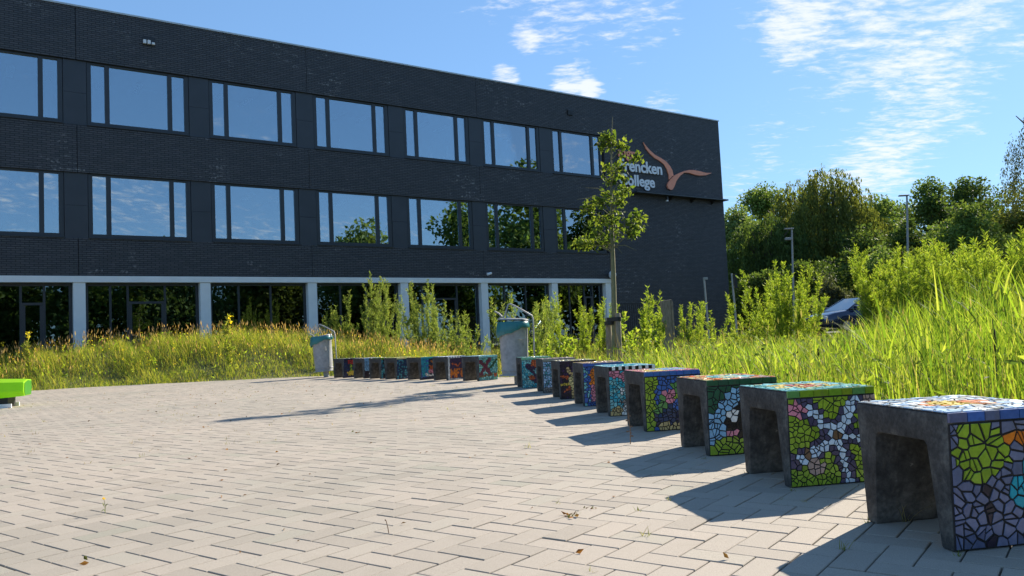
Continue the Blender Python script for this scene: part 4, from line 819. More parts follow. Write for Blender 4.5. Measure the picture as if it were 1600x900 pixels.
# mound meadow
ME = [(-22, 18.5)] + edge[1:5] + [(BL[6][0] + .2, BL[6][1] + .9), (BL[3][0] + .6, BL[3][1] + 1.0), (-2.2, 17.5), (-1.0, 24), (-3.5, 29.0), (-9, 28), (-14, 24.5), (-22, 19.5)]
YEL = [(.25, .33, .05), (.34, .37, .07), (.20, .28, .045), (.40, .37, .10)]
P = scatter(58000, ME, rng); ey = np.interp(P[:, 0], EX, EY); t_ = (P[:, 1] - ey)
hh = np.interp(t_, [-.2, .3, .9, 2.2, 4], [.04, .12, .26, .36, .38]) * rng.uniform(.5, 1.25, len(P))
pn_ = np.sin(P[:, 0] * 1.9 + 1.3 * np.sin(P[:, 1] * 1.1)) * np.sin(P[:, 1] * 2.3 + P[:, 0] * .7) + .5 * np.sin(P[:, 0] * 5.1 + P[:, 1] * 3.7)
hh *= np.clip(1 + .55 * pn_, .22, 1.5) * np.where((P[:, 0] > -8.0) & (t_ < 2.5), .6, 1.0)
parts = [grow(P, hh, rng.uniform(.007, .015, len(P)), YEL, rng, .28, .5)]
P = scatter(3600, ME, rng); t_ = P[:, 1] - np.interp(P[:, 0], EX, EY); P = P[(t_ > 1.8 - 1.2 * (P[:, 0] < -11))]
b = np.c_[P, mound_h(P[:, 0], P[:, 1])]; n = len(P); hs = rng.uniform(.35, .66, n); az = rng.uniform(0, 6.283, n); le = np.abs(rng.normal(0, .1, n))
parts.append(blade_mesh(b, hs, np.full(n, .006), az, np.full(n, .1), le, tints(n, [(.36, .29, .13), (.28, .26, .09)], rng), 3))
tp = b + np.stack([np.cos(az) * (le + .1) * hs, np.sin(az) * (le + .1) * hs, hs * .93], 1)                # seed heads
parts.append(leaf_mesh(tp - (0, 0, .05), np.stack([np.cos(az) * .25, np.sin(az) * .25, np.ones(n)], 1), rng.uniform(.07, .16, n), rng.uniform(.014, .026, n), tints(n, [(.42, .27, .16), (.45, .33, .2), (.36, .25, .12)], rng), rng, .05))
P = scatter(420, ME, rng); P = P[(P[:, 1] - np.interp(P[:, 0], EX, EY)) > .6]; n = len(P)                    # yellow flowers
for _ in range(3):
    parts.append(leaf_mesh(np.c_[P, mound_h(P[:, 0], P[:, 1]) + rng.uniform(.25, .5, n)], rng.normal(0, 1, (n, 3)), np.full(n, .032), np.full(n, .03), tints(n, [(.75, .58, .03), (.8, .66, .08)], rng), rng))
P = scatter(2600, ME, rng); P = P[(P[:, 1] - np.interp(P[:, 0], EX, EY)) > .5]; n = len(P)                   # herb leaves
parts.append(leaf_mesh(np.c_[P, mound_h(P[:, 0], P[:, 1]) + rng.uniform(.02, .35, n)], rng.normal(0, 1, (n, 3)) + (0, 0, .6), rng.uniform(.06, .14, n), rng.uniform(.03, .06, n), tints(n, WILB + [(.1, .12, .04)], rng), rng))
V, Q, T = merge(parts); tag(np_mesh('meadow_grass', V, Q, MAT['grass'], None, T), 'yellow-green meadow grass with tan seed heads on the mound', 'grass', kind='stuff')
# far grass toward the trees
FAR = [(8, 44), (70, 44), (80, 60), (6, 60)]
P = scatter(9000, FAR, rng); V, Q, T = grow(P, rng.uniform(.3, .8, len(P)), rng.uniform(.03, .05, len(P)), MIDG, rng, .3, .4, -.04); tag(np_mesh('far_grass', V, Q, MAT['grass'], None, T), 'rough grass verge below the distant trees', 'grass', kind='stuff')
# mullein and thistle-like plants on the mound, cattails in the reeds
for px_, y, ty, lab in ((45, 20.5, 517, 'tall yellow-flowered plant at the left end of the mound'), (362, 21.0, 491, 'yellow-topped weed on the crest of the mound')):
    q = dp(px_, 560, y); zb = float(mound_h(q[0], q[1])); top = dp(px_, ty, y)[2]
    t = shrub('flowering_weed', (q[0], q[1], zb), max(.6, top - zb), 2, .25, lab, 'plant', YEL, 210 + int(px_), .12, .035, 60)
    r2 = np.random.default_rng(5); k = 16; hgt = max(.6, top - zb); pp = np.c_[r2.normal(0, .03, (k, 2)), hgt * r2.uniform(.8, 1.02, k)]
    V, Q, T = leaf_mesh(pp, r2.normal(0, 1, (k, 3)), np.full(k, .06), np.full(k, .05), tints(k, [(.75, .6, .04)], r2), r2); np_mesh('blossom', V, Q, MAT['leaf'], t, T)
for i, (px_, y, ty, by, lab) in enumerate(((1553, 5.2, 497, 560, 'brown cattail spike standing clear among the reeds at right'), (1277, 8.0, 540, 556, 'small dark cattail half hidden left in the reeds'))):
    q = dp(px_, by, y); tz = dp(px_, ty, y)[2]; t = empty('cattail', (q[0], q[1], -.04), 0, lab, 'cattail'); hgt = tz + .04; sl_ = q[2] + .04
    mb = MB(); mb.tube([(0, 0, 0), (.01, 0, hgt * .5), (.012, 0, hgt)], [.006, .005, .003], 6); mb.build('stalk', MAT['stem'], t)
    a0 = sl_; a1 = a0 + (hgt - a0) * .75; mb = MB(); mb.lathe([(.004, a0), (.0105, a0 + .01), (.012, (a0 + a1) / 2), (.0105, a1 - .01), (.003, a1)], 12, (.012, 0, 0)); mb.build('seed_spike', MAT['cattail'], t, smooth=True)
# young yellow-green sapling behind the starfish bench
q = dp(1332, 610, 4.6); shrub('leafy_sapling', (q[0], q[1], -.03), dp(1332, 568, 4.6)[2] + .03, 4, .22, 'small yellow-green leafy seedling behind the starfish bench', 'plant', [(.3, .36, .05), (.24, .33, .04)], 301, .07, .03, 40, None, .5, False, .004)

# ------------------------------------------------------------------ trees
def tree(name, loc, H, rx, label, pal, seed, n=14000, leaf=.24, z0=.22, lobes=26, group=None, trunk_r=.25, squash=1.0, mat='farleaf', topw=.6, bark='bark'):
    rng = np.random.default_rng(seed); t = empty(name, loc, 0, label, 'tree', group)
    mb = MB(); mb.tube([(0, 0, -.2), (.1, 0, H * .2), (.05, .1, H * .5), (0, .05, H * .85)], [trunk_r * 1.2, trunk_r, trunk_r * .6, trunk_r * .12], 8)
    zc = H * (z0 + 1) / 2; rz = H * (1 - z0) / 2; C = []
    lobes = int(lobes * 1.5)
    for i in range(lobes):
        a = rng.uniform(0, 6.283); ct = rng.uniform(-.95, 1); st_ = math.sqrt(1 - ct * ct); f = rng.uniform(.35, .86)
        tw = 1.0 if ct < 0 else 1 - (1 - topw) * ct
        C.append((math.cos(a) * st_ * rx * f * tw, math.sin(a) * st_ * rx * squash * f * tw, zc + ct * rz * f))
    for c in C[:18]:
        mb.tube([(0, 0, max(H * .18, c[2] * .5)), (c[0] * .5, c[1] * .5, c[2] * .78), c], [trunk_r * .4, trunk_r * .2, trunk_r * .05], 5, cap=False)
    mb.build('trunk', MAT[bark], t, smooth=True)
    C = np.array(C); w = rng.integers(0, lobes, n); sz = rng.uniform(.6, 1.2, lobes) * rx * .40
    v = rng.normal(0, 1, (n, 3)); v /= np.linalg.norm(v, axis=1, keepdims=True); r = rng.random((n, 1)) ** .45
    pos = C[w] + v * r * sz[w][:, None] * (1, 1, .8); lobe_t = rng.uniform(.75, 1.25, lobes)
    T = tints(n, pal, rng, .2) * lobe_t[w][:, None]
    s = rng.uniform(.6, 1.3, n) * leaf
    V, Q, T = leaf_mesh(pos, v * .6 + rng.normal(0, .8, (n, 3)) + (0, 0, -.1), s, s * .62, T, rng); np_mesh('crown', V, Q, MAT[mat], t, T); return t
def weeping(name, loc, H, rx, label, pal, seed, strands=420, leaf=.2, group=None, low=.15):
    rng = np.random.default_rng(seed); t = empty(name, loc, 0, label, 'tree', group)
    mb = MB(); mb.tube([(0, 0, -.2), (.2, 0, H * .3), (0, .2, H * .6), (0, 0, H * .9)], [.5, .4, .22, .05], 8)
    for k in range(10):
        a = k * .628 + .2; mb.tube([(0, 0, H * .35), (math.cos(a) * rx * .35, math.sin(a) * rx * .35, H * .7), (math.cos(a) * rx * .7, math.sin(a) * rx * .7, H * .8)], [.2, .12, .03], 5, cap=False)
    mb.build('trunk', MAT['bark'], t, smooth=True); parts = []
    for k in range(strands):
        a = rng.uniform(0, 6.283); f = math.sqrt(rng.random()); top = H * (1 - .42 * f ** 2.2) * rng.uniform(.82, 1.0); lump = 1 + .16 * math.sin(3 * a + seed) + .1 * math.sin(7 * a)
        x, y = math.cos(a) * rx * f * lump, math.sin(a) * rx * f * lump; ln_ = (top - H * low) * rng.uniform(.18, .75); m_ = int(ln_ * 11) + 6
        s = rng.random(m_); out = .5 * s ** .5; p = np.stack([x + math.cos(a) * out + rng.normal(0, .10, m_), y + math.sin(a) * out + rng.normal(0, .10, m_), top - ln_ * s ** 1.15 + .25 * np.sin(np.minimum(s * 6, 3.1))], 1)
        sz = rng.uniform(.6, 1.3, m_) * leaf; parts.append(leaf_mesh(p, np.stack([rng.normal(0, .35, m_), rng.normal(0, .35, m_), -np.ones(m_)], 1), sz, sz * .32, tints(m_, pal, rng, .2) * rng.uniform(.75, 1.2), rng))
    V, Q, T = merge(parts); np_mesh('crown', V, Q, MAT['farleaf'], t, T); return t
def tpos(px_, y): q = dp(px_, 500, y); return (q[0], q[1], -.04)
GT = 'trees beyond the car park'
tree('pale_tree', tpos(1150, 78), dp(1150, 288, 78)[2], 4.0, 'pale leafy tree right against the corner of the building', PALE, 1, 15000, .3, .1, 26, GT)
tree('broad_tree', tpos(1212, 92), dp(1212, 268, 92)[2], 4.9, 'round green tree behind and left of the weeping willow', MIDG, 2, 16000, .34, .1, 26, GT)
weeping('weeping_willow', tpos(1305, 68), dp(1305, 252, 68)[2], 3.9, 'tall weeping willow with drooping strands rising above its neighbours', OLIV, 3, 620, .3, GT, .05)
weeping('weeping_willow', tpos(1205, 66), dp(1205, 325, 66)[2], 3.6, 'lower dark weeping willow beside the building corner', DARKG, 4, 480, .3, GT, .02)
weeping('weeping_willow', tpos(1255, 74), dp(1255, 275, 74)[2], 3.6, 'olive weeping willow joined to the left side of the tall one', OLIV, 33, 460, .3, GT, .05)
tree('open_tree', tpos(1392, 86), dp(1392, 296, 86)[2], 4.2, 'open-crowned tree between the willow and the tall lamp post', MIDG, 5, 9000, .34, .1, 22, GT)
tree('dark_tree', tpos(1465, 72), dp(1465, 268, 72)[2], 3.6, 'dark tree right of the tall lamp post', DARKG, 6, 15000, .30, .05, 26, GT)
tree('dark_tree', tpos(1525, 76), dp(1525, 262, 76)[2], 3.9, 'darkest high-topped tree left of the right edge', DARKG, 7, 15000, .30, .05, 26, GT)
tree('light_tree', tpos(1530, 52), dp(1530, 300, 52)[2], 3.0, 'lighter green tree in front of the dark trees at right', MIDG, 8, 16000, .22, .05, 28, GT)
tree('dark_tree', tpos(1600, 66), dp(1600, 285, 66)[2], 3.6, 'dark tree at the right edge under the birch', OLIV, 9, 13000, .28, .05, 26, GT)
tree('dark_tree', tpos(1425, 60), dp(1425, 330, 60)[2], 3.0, 'dark lower tree directly behind the tall lamp post', DARKG, 10, 12000, .26, .02, 24, GT)
tree('dark_tree', tpos(1345, 62), dp(1345, 345, 62)[2], 3.2, 'dark low tree under the right side of the weeping willow', DARKG, 12, 12000, .26, .0, 24, GT)
tree('round_tree', tpos(1412, 95), dp(1412, 300, 95)[2], 4.6, 'green tree filling the gap left of the tall lamp post', MIDG, 13, 14000, .36, .0, 28, GT)
tree('dark_tree', tpos(1570, 84), dp(1570, 285, 84)[2], 4.4, 'dark tree behind the birch twigs at the right edge', DARKG, 14, 14000, .34, .0, 28, GT)
tree('round_tree', tpos(1365, 100), dp(1365, 305, 100)[2], 4.6, 'green tree behind the right shoulder of the weeping willow', MIDG, 15, 14000, .36, .0, 28, GT)
GB = 'bushes along the car park'
for i, (px_, y, ty, rx, pal, lab) in enumerate([(1330, 50, 378, 2.1, DARKG, 'dark rounded bush above the car roof'), (1385, 49, 372, 2.0, MIDG, 'green rounded bush right of the one above the car'), (1440, 47, 378, 2.0, DARKG, 'dark bush right of the tall lamp post foot'), (1270, 52, 400, 2.0, DARKG, 'dark bush behind the short lamp post'), (1190, 54, 410, 2.3, DARKG, 'dark bush beside the signpost at the building corner'), (1500, 46, 380, 2.2, MIDG, 'bush behind the middle of the willow thicket'), (1575, 44, 370, 2.3, DARKG, 'bush behind the right end of the willow thicket')]):
    tree('hedge_bush', tpos(px_, y), dp(px_, ty, y)[2], rx, lab, pal, 40 + i, 8000, .2, 0, 18, GB, .08, 1, 'farleaf', .8)
for i, px_ in enumerate(range(1130, 1660, 48)):
    tree('hedge_bush', tpos(px_, 58 + 3 * (i % 3)), 3.6 + .7 * ((i * 5) % 4), 2.6, 'understorey bush below the distant trees, ' + ['leftmost', 'second from left', 'third from left', 'fourth from left', 'fifth from left', 'sixth from left', 'seventh from left', 'eighth from left', 'ninth from left', 'tenth from left', 'eleventh from left', 'rightmost'][i], [DARKG, MIDG, OLIV][i % 3], 240 + i, 7000, .26, -.1, 18, 'understorey bushes', .08, 1, 'farleaf', .9)
tree('grey_pine_bush', tpos(1302, 44), dp(1302, 415, 44)[2], 1.15, 'small grey-green conical bush just left of the car roof', [(.09, .11, .06), (.12, .14, .08), (.07, .09, .05)], 51, 6000, .13, 0, 16, GB, .06, 1, 'farleaf', .35)
weeping('birch', tpos(1690, 58), dp(1640, 90, 58)[2], 4.2, 'birch with hanging twigs leaning in at the right edge', [(.06, .075, .035), (.085, .1, .045), (.05, .065, .03)], 60, 330, .20, None, .3)
# trees standing behind and right of the camera, seen in the window panes
GR = 'trees outside the picture mirrored in the panes'
k = 0
for x, y, H, rx in [(34, 27, 19, 4.6), (42, 31, 17, 5), (27, 15, 10, 4), (34, 10, 13, 4.6), (40, 18, 16, 5), (46, 2, 14, 5.5), (38, -4, 13, 5), (32, -11, 13, 5), (28, -19, 13, 5), (23, -26, 13, 5), (38, -20, 15, 5.5), (17, -33, 13, 5), (30, -34, 15, 5.5), (10, -39, 13, 5), (3, -44, 13, 5), (-4, -48, 13, 5), (18, -46, 15, 5.5), (46, -12, 15, 5.5), (10, -54, 15, 5.5)]:
    tree('mirrored_tree', (x, y, -.04), H, rx, 'leafy tree outside the picture, mirrored in the window panes', [MIDG, DARKG, OLIV, PALE][k % 4], 70 + k, 9000, .5, -.12, 34, GR, .25, 1, 'farleaf', .8); k += 1

# young staked tree
base = gp(960, 588); YT = base[1]; dpt = lambda x, y: dp(890 + x / 4.5, 200 + y / 4.5, YT)
t = empty('young_tree', (base[0], base[1], 0), 0, 'slender young tree tied to timber stakes behind the benches', 'tree'); O = Vector((base[0], base[1], 0))
lo = lambda p: p - O
tr_pts = [(Vector((0, 0, -.05)))] + [lo(dp(x, y, YT)) for x, y in ((960, 520), (959, 450), (957.5, 400), (956, 350), (955, 300), (955, 250), (956, 210), (957, 182))]
mb = MB(); mb.tube(tr_pts, [.05, .046, .042, .036, .028, .02, .013, .007, .003], 8); mb.build('trunk', MAT['youngbark'], t, smooth=True)
rng = np.random.default_rng(21); parts = []; br_ = MB()
CL = [(270, 60, 70, 60), (240, 110, 60, 45), (310, 110, 70, 48), (400, 120, 32, 20), (458, 222, 40, 26), (370, 200, 40, 8), (270, 270, 45, 32), (330, 300, 70, 44), (290, 370, 50, 36), (395, 345, 40, 26), (375, 455, 45, 34), (270, 460, 50, 32), (165, 520, 55, 34), (220, 540, 55, 40), (340, 520, 55, 36), (130, 565, 40, 30), (210, 640, 80, 42), (300, 650, 60, 46), (430, 670, 65, 44), (490, 610, 52, 34), (500, 680, 40, 30), (430, 750, 40, 40), (330, 720, 70, 44), (200, 750, 80, 50), (110, 770, 62, 46), (85, 820, 46, 40), (170, 810, 60, 40), (270, 790, 46, 34), (385, 440, 30, 26)]
for x, y, r, nn in CL:
    c = np.array(lo(dpt(x, y))); c[1] += rng.normal(0, .22); m_ = int(nn * 1.6)
    tp_ = np.array(lo(dpt(300, min(y + 75 + abs(x - 300) * .25, 870)))); tp_[1] = 0; mid = (tp_ + c) / 2 + (0, 0, .03)
    br_.tube([tuple(tp_), tuple(mid), tuple(c)], [.011, .007, .003], 5, cap=False)
    R_ = r * .98 / 4.5 / F * YT; p = c + rng.normal(0, .5, (m_, 3)) * R_ * (1, 1, .75)
    for q in p[::3]: br_.tube([tuple(c), tuple(q)], [.003, .0015], 4, cap=False)
    s = rng.uniform(.055, .105, m_); parts.append(leaf_mesh(p, rng.normal(0, .7, (m_, 3)) + (0, 0, -.15), s, s * .62, tints(m_, [(.10, .16, .03), (.15, .21, .035), (.08, .13, .025), (.20, .26, .05)], rng), rng, .4))
for x0, y0, x1, y1 in ((300, 500, 50, 505), (290, 470, 110, 420), (310, 830, 470, 860), (300, 840, 370, 880), (300, 560, 420, 600), (295, 60, 292, 0), (300, 860, 200, 830)):
    a, c = np.array(lo(dpt(x0, y0))), np.array(lo(dpt(x1, y1))); m1 = (a + c) / 2 + (0, 0, .05); br_.tube([tuple(a), tuple(m1), tuple(c)], [.008, .006, .002], 5, cap=False)
br_.build('branches', MAT['youngbark'], t); V, Q, T = merge(parts); np_mesh('crown', V, Q, MAT['leaf'], t, T)
def stake(px_, ty, y, label, r=.045):
    q = dp(px_, 560, y); z = dp(px_, ty, y)[2]; s = empty('tree_stake', (q[0], q[1], 0), 0, label, 'stake')
    mb = MB(); mb.tube([(0, 0, -.1), (0, 0, z * .5), (.006, 0, z - .012), (.006, 0, z)], [r, r * .98, r * .97, r * .85], 12); mb.build('post', MAT['stake'], s, smooth=True); return s, (q[0], q[1], z)
s1, a1 = stake(968.5, 489, YT - .12, 'sunlit timber stake right of the young tree')
s2, a2 = stake(953, 496, YT + .30, 'shaded timber stake left behind the young tree', .05)
for a, s in ((a1, s1), (a2, s2)):
    mb = MB(); z = a[2] - .10; c = Vector((base[0] - .01, base[1], z)) - Vector((a[0], a[1], 0)); 
    V = []; ring = []
    for k in range(17):
        f = k / 16 * 2 * math.pi; cc = c if math.cos(f) > 0 else Vector((0, 0, z)); rad = .062
        dirn = Vector((c.x, c.y, 0)).normalized(); sd_ = Vector((-dirn.y, dirn.x, 0)); ring.append(Vector((cc.x, cc.y, 0)) + dirn * math.cos(f) * rad + sd_ * math.sin(f) * rad)
    for p in ring: V += [(p.x, p.y, z - .03), (p.x, p.y, z + .035)]
    mb.add(V, [(2 * k, 2 * k + 2, 2 * k + 3, 2 * k + 1) for k in range(16)]); mb.build('tie_strap', MAT['rubber'], s)

# weathered timber post with ragged side
q = dp(1042, 540, 16.0); zt = dp(1042, 470, 16.0)[2]; t = empty('timber_post', (q[0], q[1], 0), .2, 'weathered grey timber post with a ragged left side in the shrubs', 'post')
rr = random.Random(4); L_ = [(-.03 + rr.uniform(-.06, .05), z) for z in np.linspace(0, zt, 14)]
mb = MB(); mb.prism([(.12, -.1), (.12, zt + .02)] + [(x, z) for x, z in L_[::-1]], lambda p, z, d: (p, d, z), -.05, .06); mb.build('post', MAT['stake'], t, bevel=.008)
mb = MB(); mb.prism([(.125, -.1), (.17, -.1), (.165, zt - .04), (.125, zt + .03)], lambda p, z, d: (p, d, z), -.055, .03); mb.build('split_board', MAT['stake'], t, bevel=.006)

# railing, sign posts, lamp posts
t = empty('railing', tuple(dp(985, 520, 33.0)[:2]) + (0,), math.atan2(UF[1], UF[0]), 'low black metal railing against the brick wall', 'railing')
zt = dp(985, 474, 33)[2]
mb = MB(); mb.box((-.6, -.02, zt - .05), (1.0, .02, zt)); mb.box((-.6, -.02, .2), (1.0, .02, .24)); mb.build('rail', MAT['black_metal'], t)
for k in range(14): mb = MB(); x = -.58 + k * .12; mb.box((x, -.012, 0), (x + .024, .012, zt - .052)); mb.build('bar', MAT['black_metal'], t)
for px_, ty, lab, plate in ((1103, 434, 'thin pale post in front of the brick corner', 0), (1147, 427, 'thin pale signpost with a dark plate right of the building corner', 1)):
    y = 26.5; q = dp(px_ + 5, 520, y); z = dp(px_, ty, y)[2]; t = empty('signpost', (q[0], q[1], 0), 0, lab, 'post')
    mb = MB(); mb.tube([(0, 0, -.1), (-.06, 0, z)], .032, 10); mb.build('pole', MAT['metal_grey'], t, smooth=True)
    if plate: mb = MB(); mb.box((.0, -.04, z - .5), (.10, .02, z - .02)); mb.build('sign_plate', MAT['black_metal'], t)
    else: mb = MB(); mb.box((-.07, -.05, z - .06), (.06, .05, z + .02)); mb.build('cap', MAT['metal_grey'], t)
for px_, ty, y, lab, kind in ((1237, 358, 38.0, 'short grey lamp post with two heads in front of the trees', 2), (1417, 306, 36.0, 'tall grey lamp post with one flat head above the thicket', 1)):
    q = dp(px_ + 4, 520, y); z = dp(px_, ty, y)[2]; t = empty('lamp_post', (q[0], q[1], .2), 0, lab, 'lamp post'); z -= .2; dx = dp(px_, ty, y)[0] - q[0]
    mb = MB(); mb.tube([(0, 0, -.2), (dx * .5, 0, z * .5), (dx, 0, z)], [.06, .05, .04], 10); mb.build('pole', MAT['metal_grey'], t, smooth=True)
    mb = MB(); mb.box((dx - .36, -.1, z - .01), (dx + .08, .1, z + .05)); mb.build('lamp_head', MAT['metal_grey'], t, bevel=.02)
    if kind == 2: mb = MB(); mb.box((dx - .36, -.08, z - .52), (dx - .05, .08, z - .40)); mb.build('lamp_head', MAT['metal_grey'], t, bevel=.02)

# ------------------------------------------------------------------ car
q = dp(1345, 520, 33.0); t = empty('parked_car', (q[0], q[1], .24), math.radians(180 + 14), 'dark blue car parked behind the reeds, mostly hidden', 'car')
ST = [(-2.15, .38, .72, .60), (-2.05, .30, .98, .78), (-1.5, .22, 1.02, .88), (-.5, .20, .98, .90), (.6, .20, .96, .90), (1.2, .20, .94, .88), (1.75, .24, .86, .84), (2.08, .30, .74, .72), (2.18, .38, .62, .56)]
V = []; 
for x, z0_, z1_, w in ST: V += [(x, -w * .92, z0_), (x, -w, z0_ + .12), (x, -w, (z0_ + z1_) / 2 + .08), (x, -w * .93, z1_ - .03), (x, -w * .75, z1_), (x, w * .75, z1_), (x, w * .93, z1_ - .03), (x, w, (z0_ + z1_) / 2 + .08), (x, w, z0_ + .12), (x, w * .92, z0_)]
k = 10; Fc = [(i * k + j, i * k + (j + 1) % k, (i + 1) * k + (j + 1) % k, (i + 1) * k + j) for i in range(len(ST) - 1) for j in range(k)] + [tuple(range(k))[::-1], tuple((len(ST) - 1) * k + j for j in range(k))]
mb = MB(); mb.add(V, Fc); mb.build('body', MAT['carpaint'], t, smooth=True, bevel=.015)
# cabin
def sec_(x0, x1, z0_, z1_, w0, w1): return [(x0, -w0, z0_), (x1, -w1, z1_), (x1, w1, z1_), (x0, w0, z0_)]
lowp = [(1.15, .78), (-1.75, .76)]; rf = [(.25, .62, 1.43), (-.5, .64, 1.48), (-1.3, .60, 1.42)]
mb = MB(); mb.add([(rf[0][0], -.62, 1.43), (rf[0][0], .62, 1.43), (-.5, .64, 1.48), (-.5, -.64, 1.48), (-1.3, .6, 1.42), (-1.3, -.6, 1.42), (rf[0][0], -.62, 1.40), (rf[0][0], .62, 1.40), (-.5, .64, 1.45), (-.5, -.64, 1.45), (-1.3, .6, 1.39), (-1.3, -.6, 1.39)],
                  [(0, 1, 2, 3), (3, 2, 4, 5), (6, 9, 8, 7), (9, 11, 10, 8), (0, 6, 7, 1), (4, 10, 11, 5), (0, 3, 9, 6), (3, 5, 11, 9), (1, 7, 8, 2), (2, 8, 10, 4)]); mb.build('roof', MAT['carpaint'], t, smooth=True)
for nm, vs in (('windscreen', [(1.15, -.74, .95), (1.15, .74, .95), (.25, .61, 1.43), (.25, -.61, 1.43)]), ('rear_window', [(-1.85, -.7, 1.0), (-1.85, .7, 1.0), (-1.3, .59, 1.42), (-1.3, -.59, 1.42)]),
               ('side_window', [(1.05, -.80, .96), (-.42, -.82, .98), (-.46, -.635, 1.46), (.25, -.615, 1.42)]), ('side_window', [(-.5, -.82, .98), (-1.75, -.79, 1.0), (-1.3, -.6, 1.41), (-.52, -.635, 1.46)]),
               ('side_window', [(1.05, .80, .96), (-.42, .82, .98), (-.46, .635, 1.46), (.25, .615, 1.42)]), ('side_window', [(-.5, .82, .98), (-1.75, .79, 1.0), (-1.3, .6, 1.41), (-.52, .635, 1.46)])):
    mb = MB(); c = np.mean(vs, 0); ins = [tuple(np.array(v) + (c - v) * .02 + (0, -.02 * np.sign(v[1]), -.015)) for v in vs]; mb.add(list(vs) + ins, [(0, 1, 2, 3), (7, 6, 5, 4), (0, 4, 5, 1), (1, 5, 6, 2), (2, 6, 7, 3), (3, 7, 4, 0)]); mb.build(nm, MAT['carglass'], t)
for s in (-1, 1):
    mb = MB(); mb.tube([(1.13, s * .77, .94), (.24, s * .625, 1.43)], .03, 6); mb.tube([(-.46, s * .825, .97), (-.49, s * .64, 1.46)], .03, 6); mb.tube([(-1.8, s * .77, .98), (-1.31, s * .60, 1.42)], .05, 6); mb.build('pillar', MAT['carpaint'], t, smooth=True)
    mb = MB(); mb.box((.78, s * .98 - .08, .97), (.95, s * .98 + .08, 1.1)); mb.build('mirror', MAT['carpaint'], t, bevel=.03)
    mb = MB(); mb.box((1.98, s * .56 - .16, .60), (2.13, s * .56 + .16, .72)); mb.build('headlight', MAT['lampglass'], t, bevel=.02)
    for x in (1.32, -1.3):
        mb = MB(); mb.lathe([(.18, -.10), (.30, -.10), (.325, -.07), (.325, .07), (.30, .10), (.18, .10)], 28, fn=lambda p, a: (p[0] + x, p[2] + s * .82, p[1] + .325), cap=False); w_ = mb.build('wheel', MAT['rubber'], t, smooth=True)
        mb = MB(); mb.lathe([(.001, .085 * s), (.06, .095 * s), (.19, .08 * s), (.205, .0)], 24, fn=lambda p, a: (p[0] + x, p[2] + s * .82, p[1] + .325), cap=False); mb.build('rim', MAT['chrome'], w_, smooth=True)

# ------------------------------------------------------------------ weeds and litter in the joints
rng = np.random.default_rng(31)
def tuft(px_, py_, h, nb, label, pal=GRS, name='weed_tuft', lw=.0035):
    q = gp(px_, py_); t_ = rng.uniform(0, 6.283, nb); b = np.c_[rng.normal(0, .008, (nb, 2)), np.full(nb, -.008)]
    V, Q, T = blade_mesh(b, rng.uniform(.5, 1, nb) * h, np.full(nb, lw), t_, rng.uniform(.1, .7, nb), rng.uniform(.1, .7, nb), tints(nb, pal, rng), 3)
    o = np_mesh(name, V, Q, MAT['grass'], None, T); o.location = q; tag(o, label, 'weed', 'weeds in the paving joints'); return o
for (x, y, h, nb, lab) in [(1318, 858, .06, 9, 'grass tuft in the joint in front of the nearest bench'), (1416, 815, .12, 14, 'dry grass tuft inside the opening of the nearest bench'), (1007, 837, .05, 10, 'green grass tuft on the sunlit paving'), (1044, 781, .035, 9, 'grass tuft at the tip of the starfish bench shadow'), (997, 798, .03, 8, 'small tuft left of the starfish bench shadow'), (900, 806, .03, 7, 'tuft beside the dead leaves'), (871, 786, .03, 7, 'tiny green tuft above the dead leaves'),
                           (1220, 781, .03, 8, 'dry tuft in shade left of the starfish bench'), (1253, 784, .03, 8, 'dry tuft close to the starfish bench'), (220, 714, .05, 6, 'thin weed on the left paving'), (50, 735, .03, 6, 'small green weed far left'), (825, 700, .07, 7, 'wispy weed near the bench shadows'), (932, 893, .03, 6, 'weed at the bottom middle'), (700, 640, .05, 6, 'weed in the tree shadow'), (430, 688, .03, 6, 'weed on the mid-left paving')]:
    tuft(x, y, h, nb, lab, [(.2, .24, .05), (.28, .26, .1)] if 'dry' not in lab else [(.4, .33, .18), (.34, .3, .15)])
def stalk(name, px_, py_, pts, r, mat, label, cat):
    q = gp(px_, py_); mb = MB(); mb.tube(pts, r, 6); o = mb.build(name, mat, None, smooth=True); o.location = q; return tag(o, label, cat)
stalk('dry_stalk', 608, 833, [(0, 0, -.01), (-.004, 0, .02), (-.010, .004, .045), (-.014, .002, .05)], [.002, .0018, .0016, .003], MAT['drystem'], 'short dry stalk sticking up from the middle paving', 'weed')
t = empty('dry_weed', gp(985, 694), 0, 'tall dried weed stalk before the butterfly bench shadow', 'weed')
mb = MB(); mb.tube([(0, 0, -.01), (.004, 0, .1), (-.004, 0, .2)], [.003, .0025, .0015], 6); mb.build('stalk', MAT['drystem'], t)
for z, s in ((.05, 1), (.08, -1), (.11, 1), (.15, -1), (.07, .6), (.18, .5)):
    mb = MB(); mb.add([(0, 0, z), (s * .014, .004, z + .008), (s * .026, 0, z - .002), (s * .013, -.005, z - .004)], [(0, 1, 2, 3)]); mb.build('withered_leaf', MAT['drystem'], t)
t = empty('yellow_flower', gp(164, 802), 0, 'small yellow flower growing from a joint in the left paving', 'flower')
mb = MB(); mb.tube([(0, 0, -.01), (.002, 0, .03), (-.004, 0, .065)], [.0016, .0013, .001], 6); mb.build('stem', MAT['stem'], t)
V, Q, T = leaf_mesh(np.tile([(-.004, 0, .065)], (14, 1)), rng.normal(0, 1, (14, 3)) + (0, 0, .4), np.full(14, .011), np.full(14, .006), np.tile([(.8, .6, .03)], (14, 1)), rng); np_mesh('petals', V, Q, MAT['leaf'], t, T)
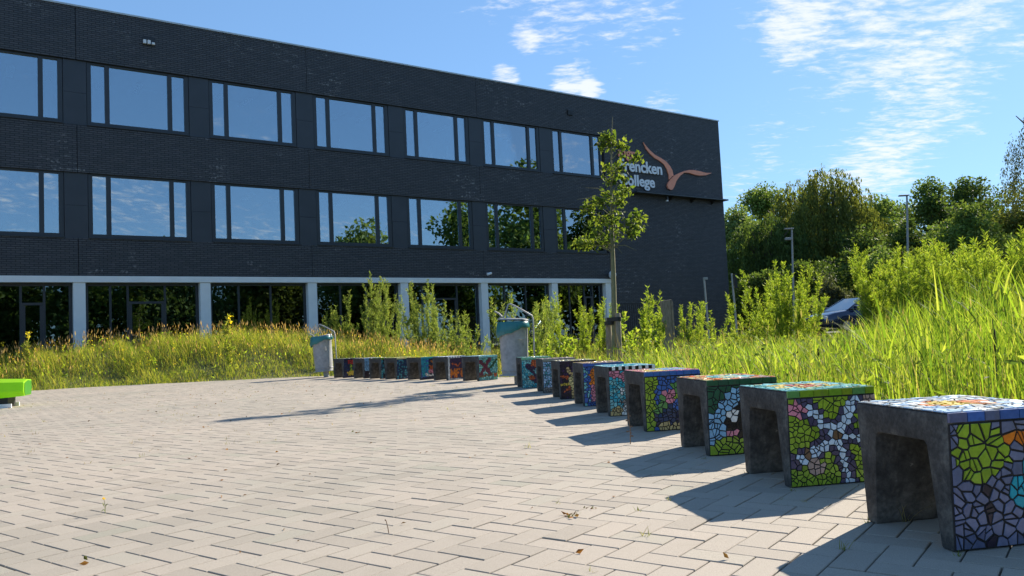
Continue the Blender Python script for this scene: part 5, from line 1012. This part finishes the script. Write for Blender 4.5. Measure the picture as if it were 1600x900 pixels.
V, Q, T = leaf_mesh(np.c_[np.zeros((7, 2)), rng.uniform(.005, .04, 7)], rng.normal(0, 1, (7, 3)) + (0, 0, .6), np.full(7, .022), np.full(7, .004), tints(7, GRS, rng), rng); np_mesh('leaf', V, Q, MAT['leaf'], t, T)
# fallen leaves and crumbs scattered on the paving
n = 260; P = scatter(n, [(-11, 14.0), (-4.8, 16.5), (-.8, 12.6), (.9, 3.0), (.6, 2.2), (-1.5, 2.2)], rng); n = len(P)
hot = np.array([gp(888, 808)[:2]] * 10 + [gp(925, 795)[:2]] * 5 + [gp(560, 676)[:2]] * 6 + [gp(1150, 697)[:2]] * 4) + rng.normal(0, .02, (25, 2)); P = np.concatenate([P, hot])
n = len(P); s = rng.uniform(.012, .032, n)
V, Q, T = leaf_mesh(np.c_[P, np.full(n, .004)], np.c_[rng.normal(0, 1, (n, 2)), rng.uniform(0, .35, n)], s, s * .5, tints(n, [(.2, .09, .03), (.12, .07, .035), (.28, .14, .05), (.1, .11, .03)], rng), rng, .5)
tag(np_mesh('leaf_litter', V, Q, MAT['leaf'], None, T), 'tiny dead leaves and crumbs scattered over the paving', 'leaf litter', kind='stuff')

for (x, y, lab) in ((1352, 815, 'weed at the left foot of the nearest bench'), (1496, 868, 'weed at the front foot of the nearest bench'), (1238, 766, 'weed at the front foot of the starfish bench'), (1100, 716, 'weed at the front foot of the cow bench'), (1165, 738, 'weed at the left foot of the starfish bench')):
    tuft(x, y + 1, .035, 8, lab, [(.2, .24, .05), (.3, .28, .1)])
P = scatter(240, [(-12, 14.5), (-4.6, 16.6), (-.9, 13.0), (.5, 8.0), (-3.5, 5.0)], rng); bs = np.repeat(P, 4, 0) + rng.normal(0, .012, (len(P) * 4, 2)); n = len(bs)
V, Q, T = blade_mesh(np.c_[bs, np.full(n, -.006)], rng.uniform(.015, .05, n), np.full(n, .004), rng.uniform(0, 6.283, n), rng.uniform(.1, .8, n), rng.uniform(.2, .9, n), tints(n, [(.2, .22, .06), (.28, .24, .1), (.3, .2, .1)], rng), 2)
tag(np_mesh('joint_weeds', V, Q, MAT['grass'], None, T), 'tiny weeds sprouting from the joints of the far paving', 'weeds', kind='stuff')
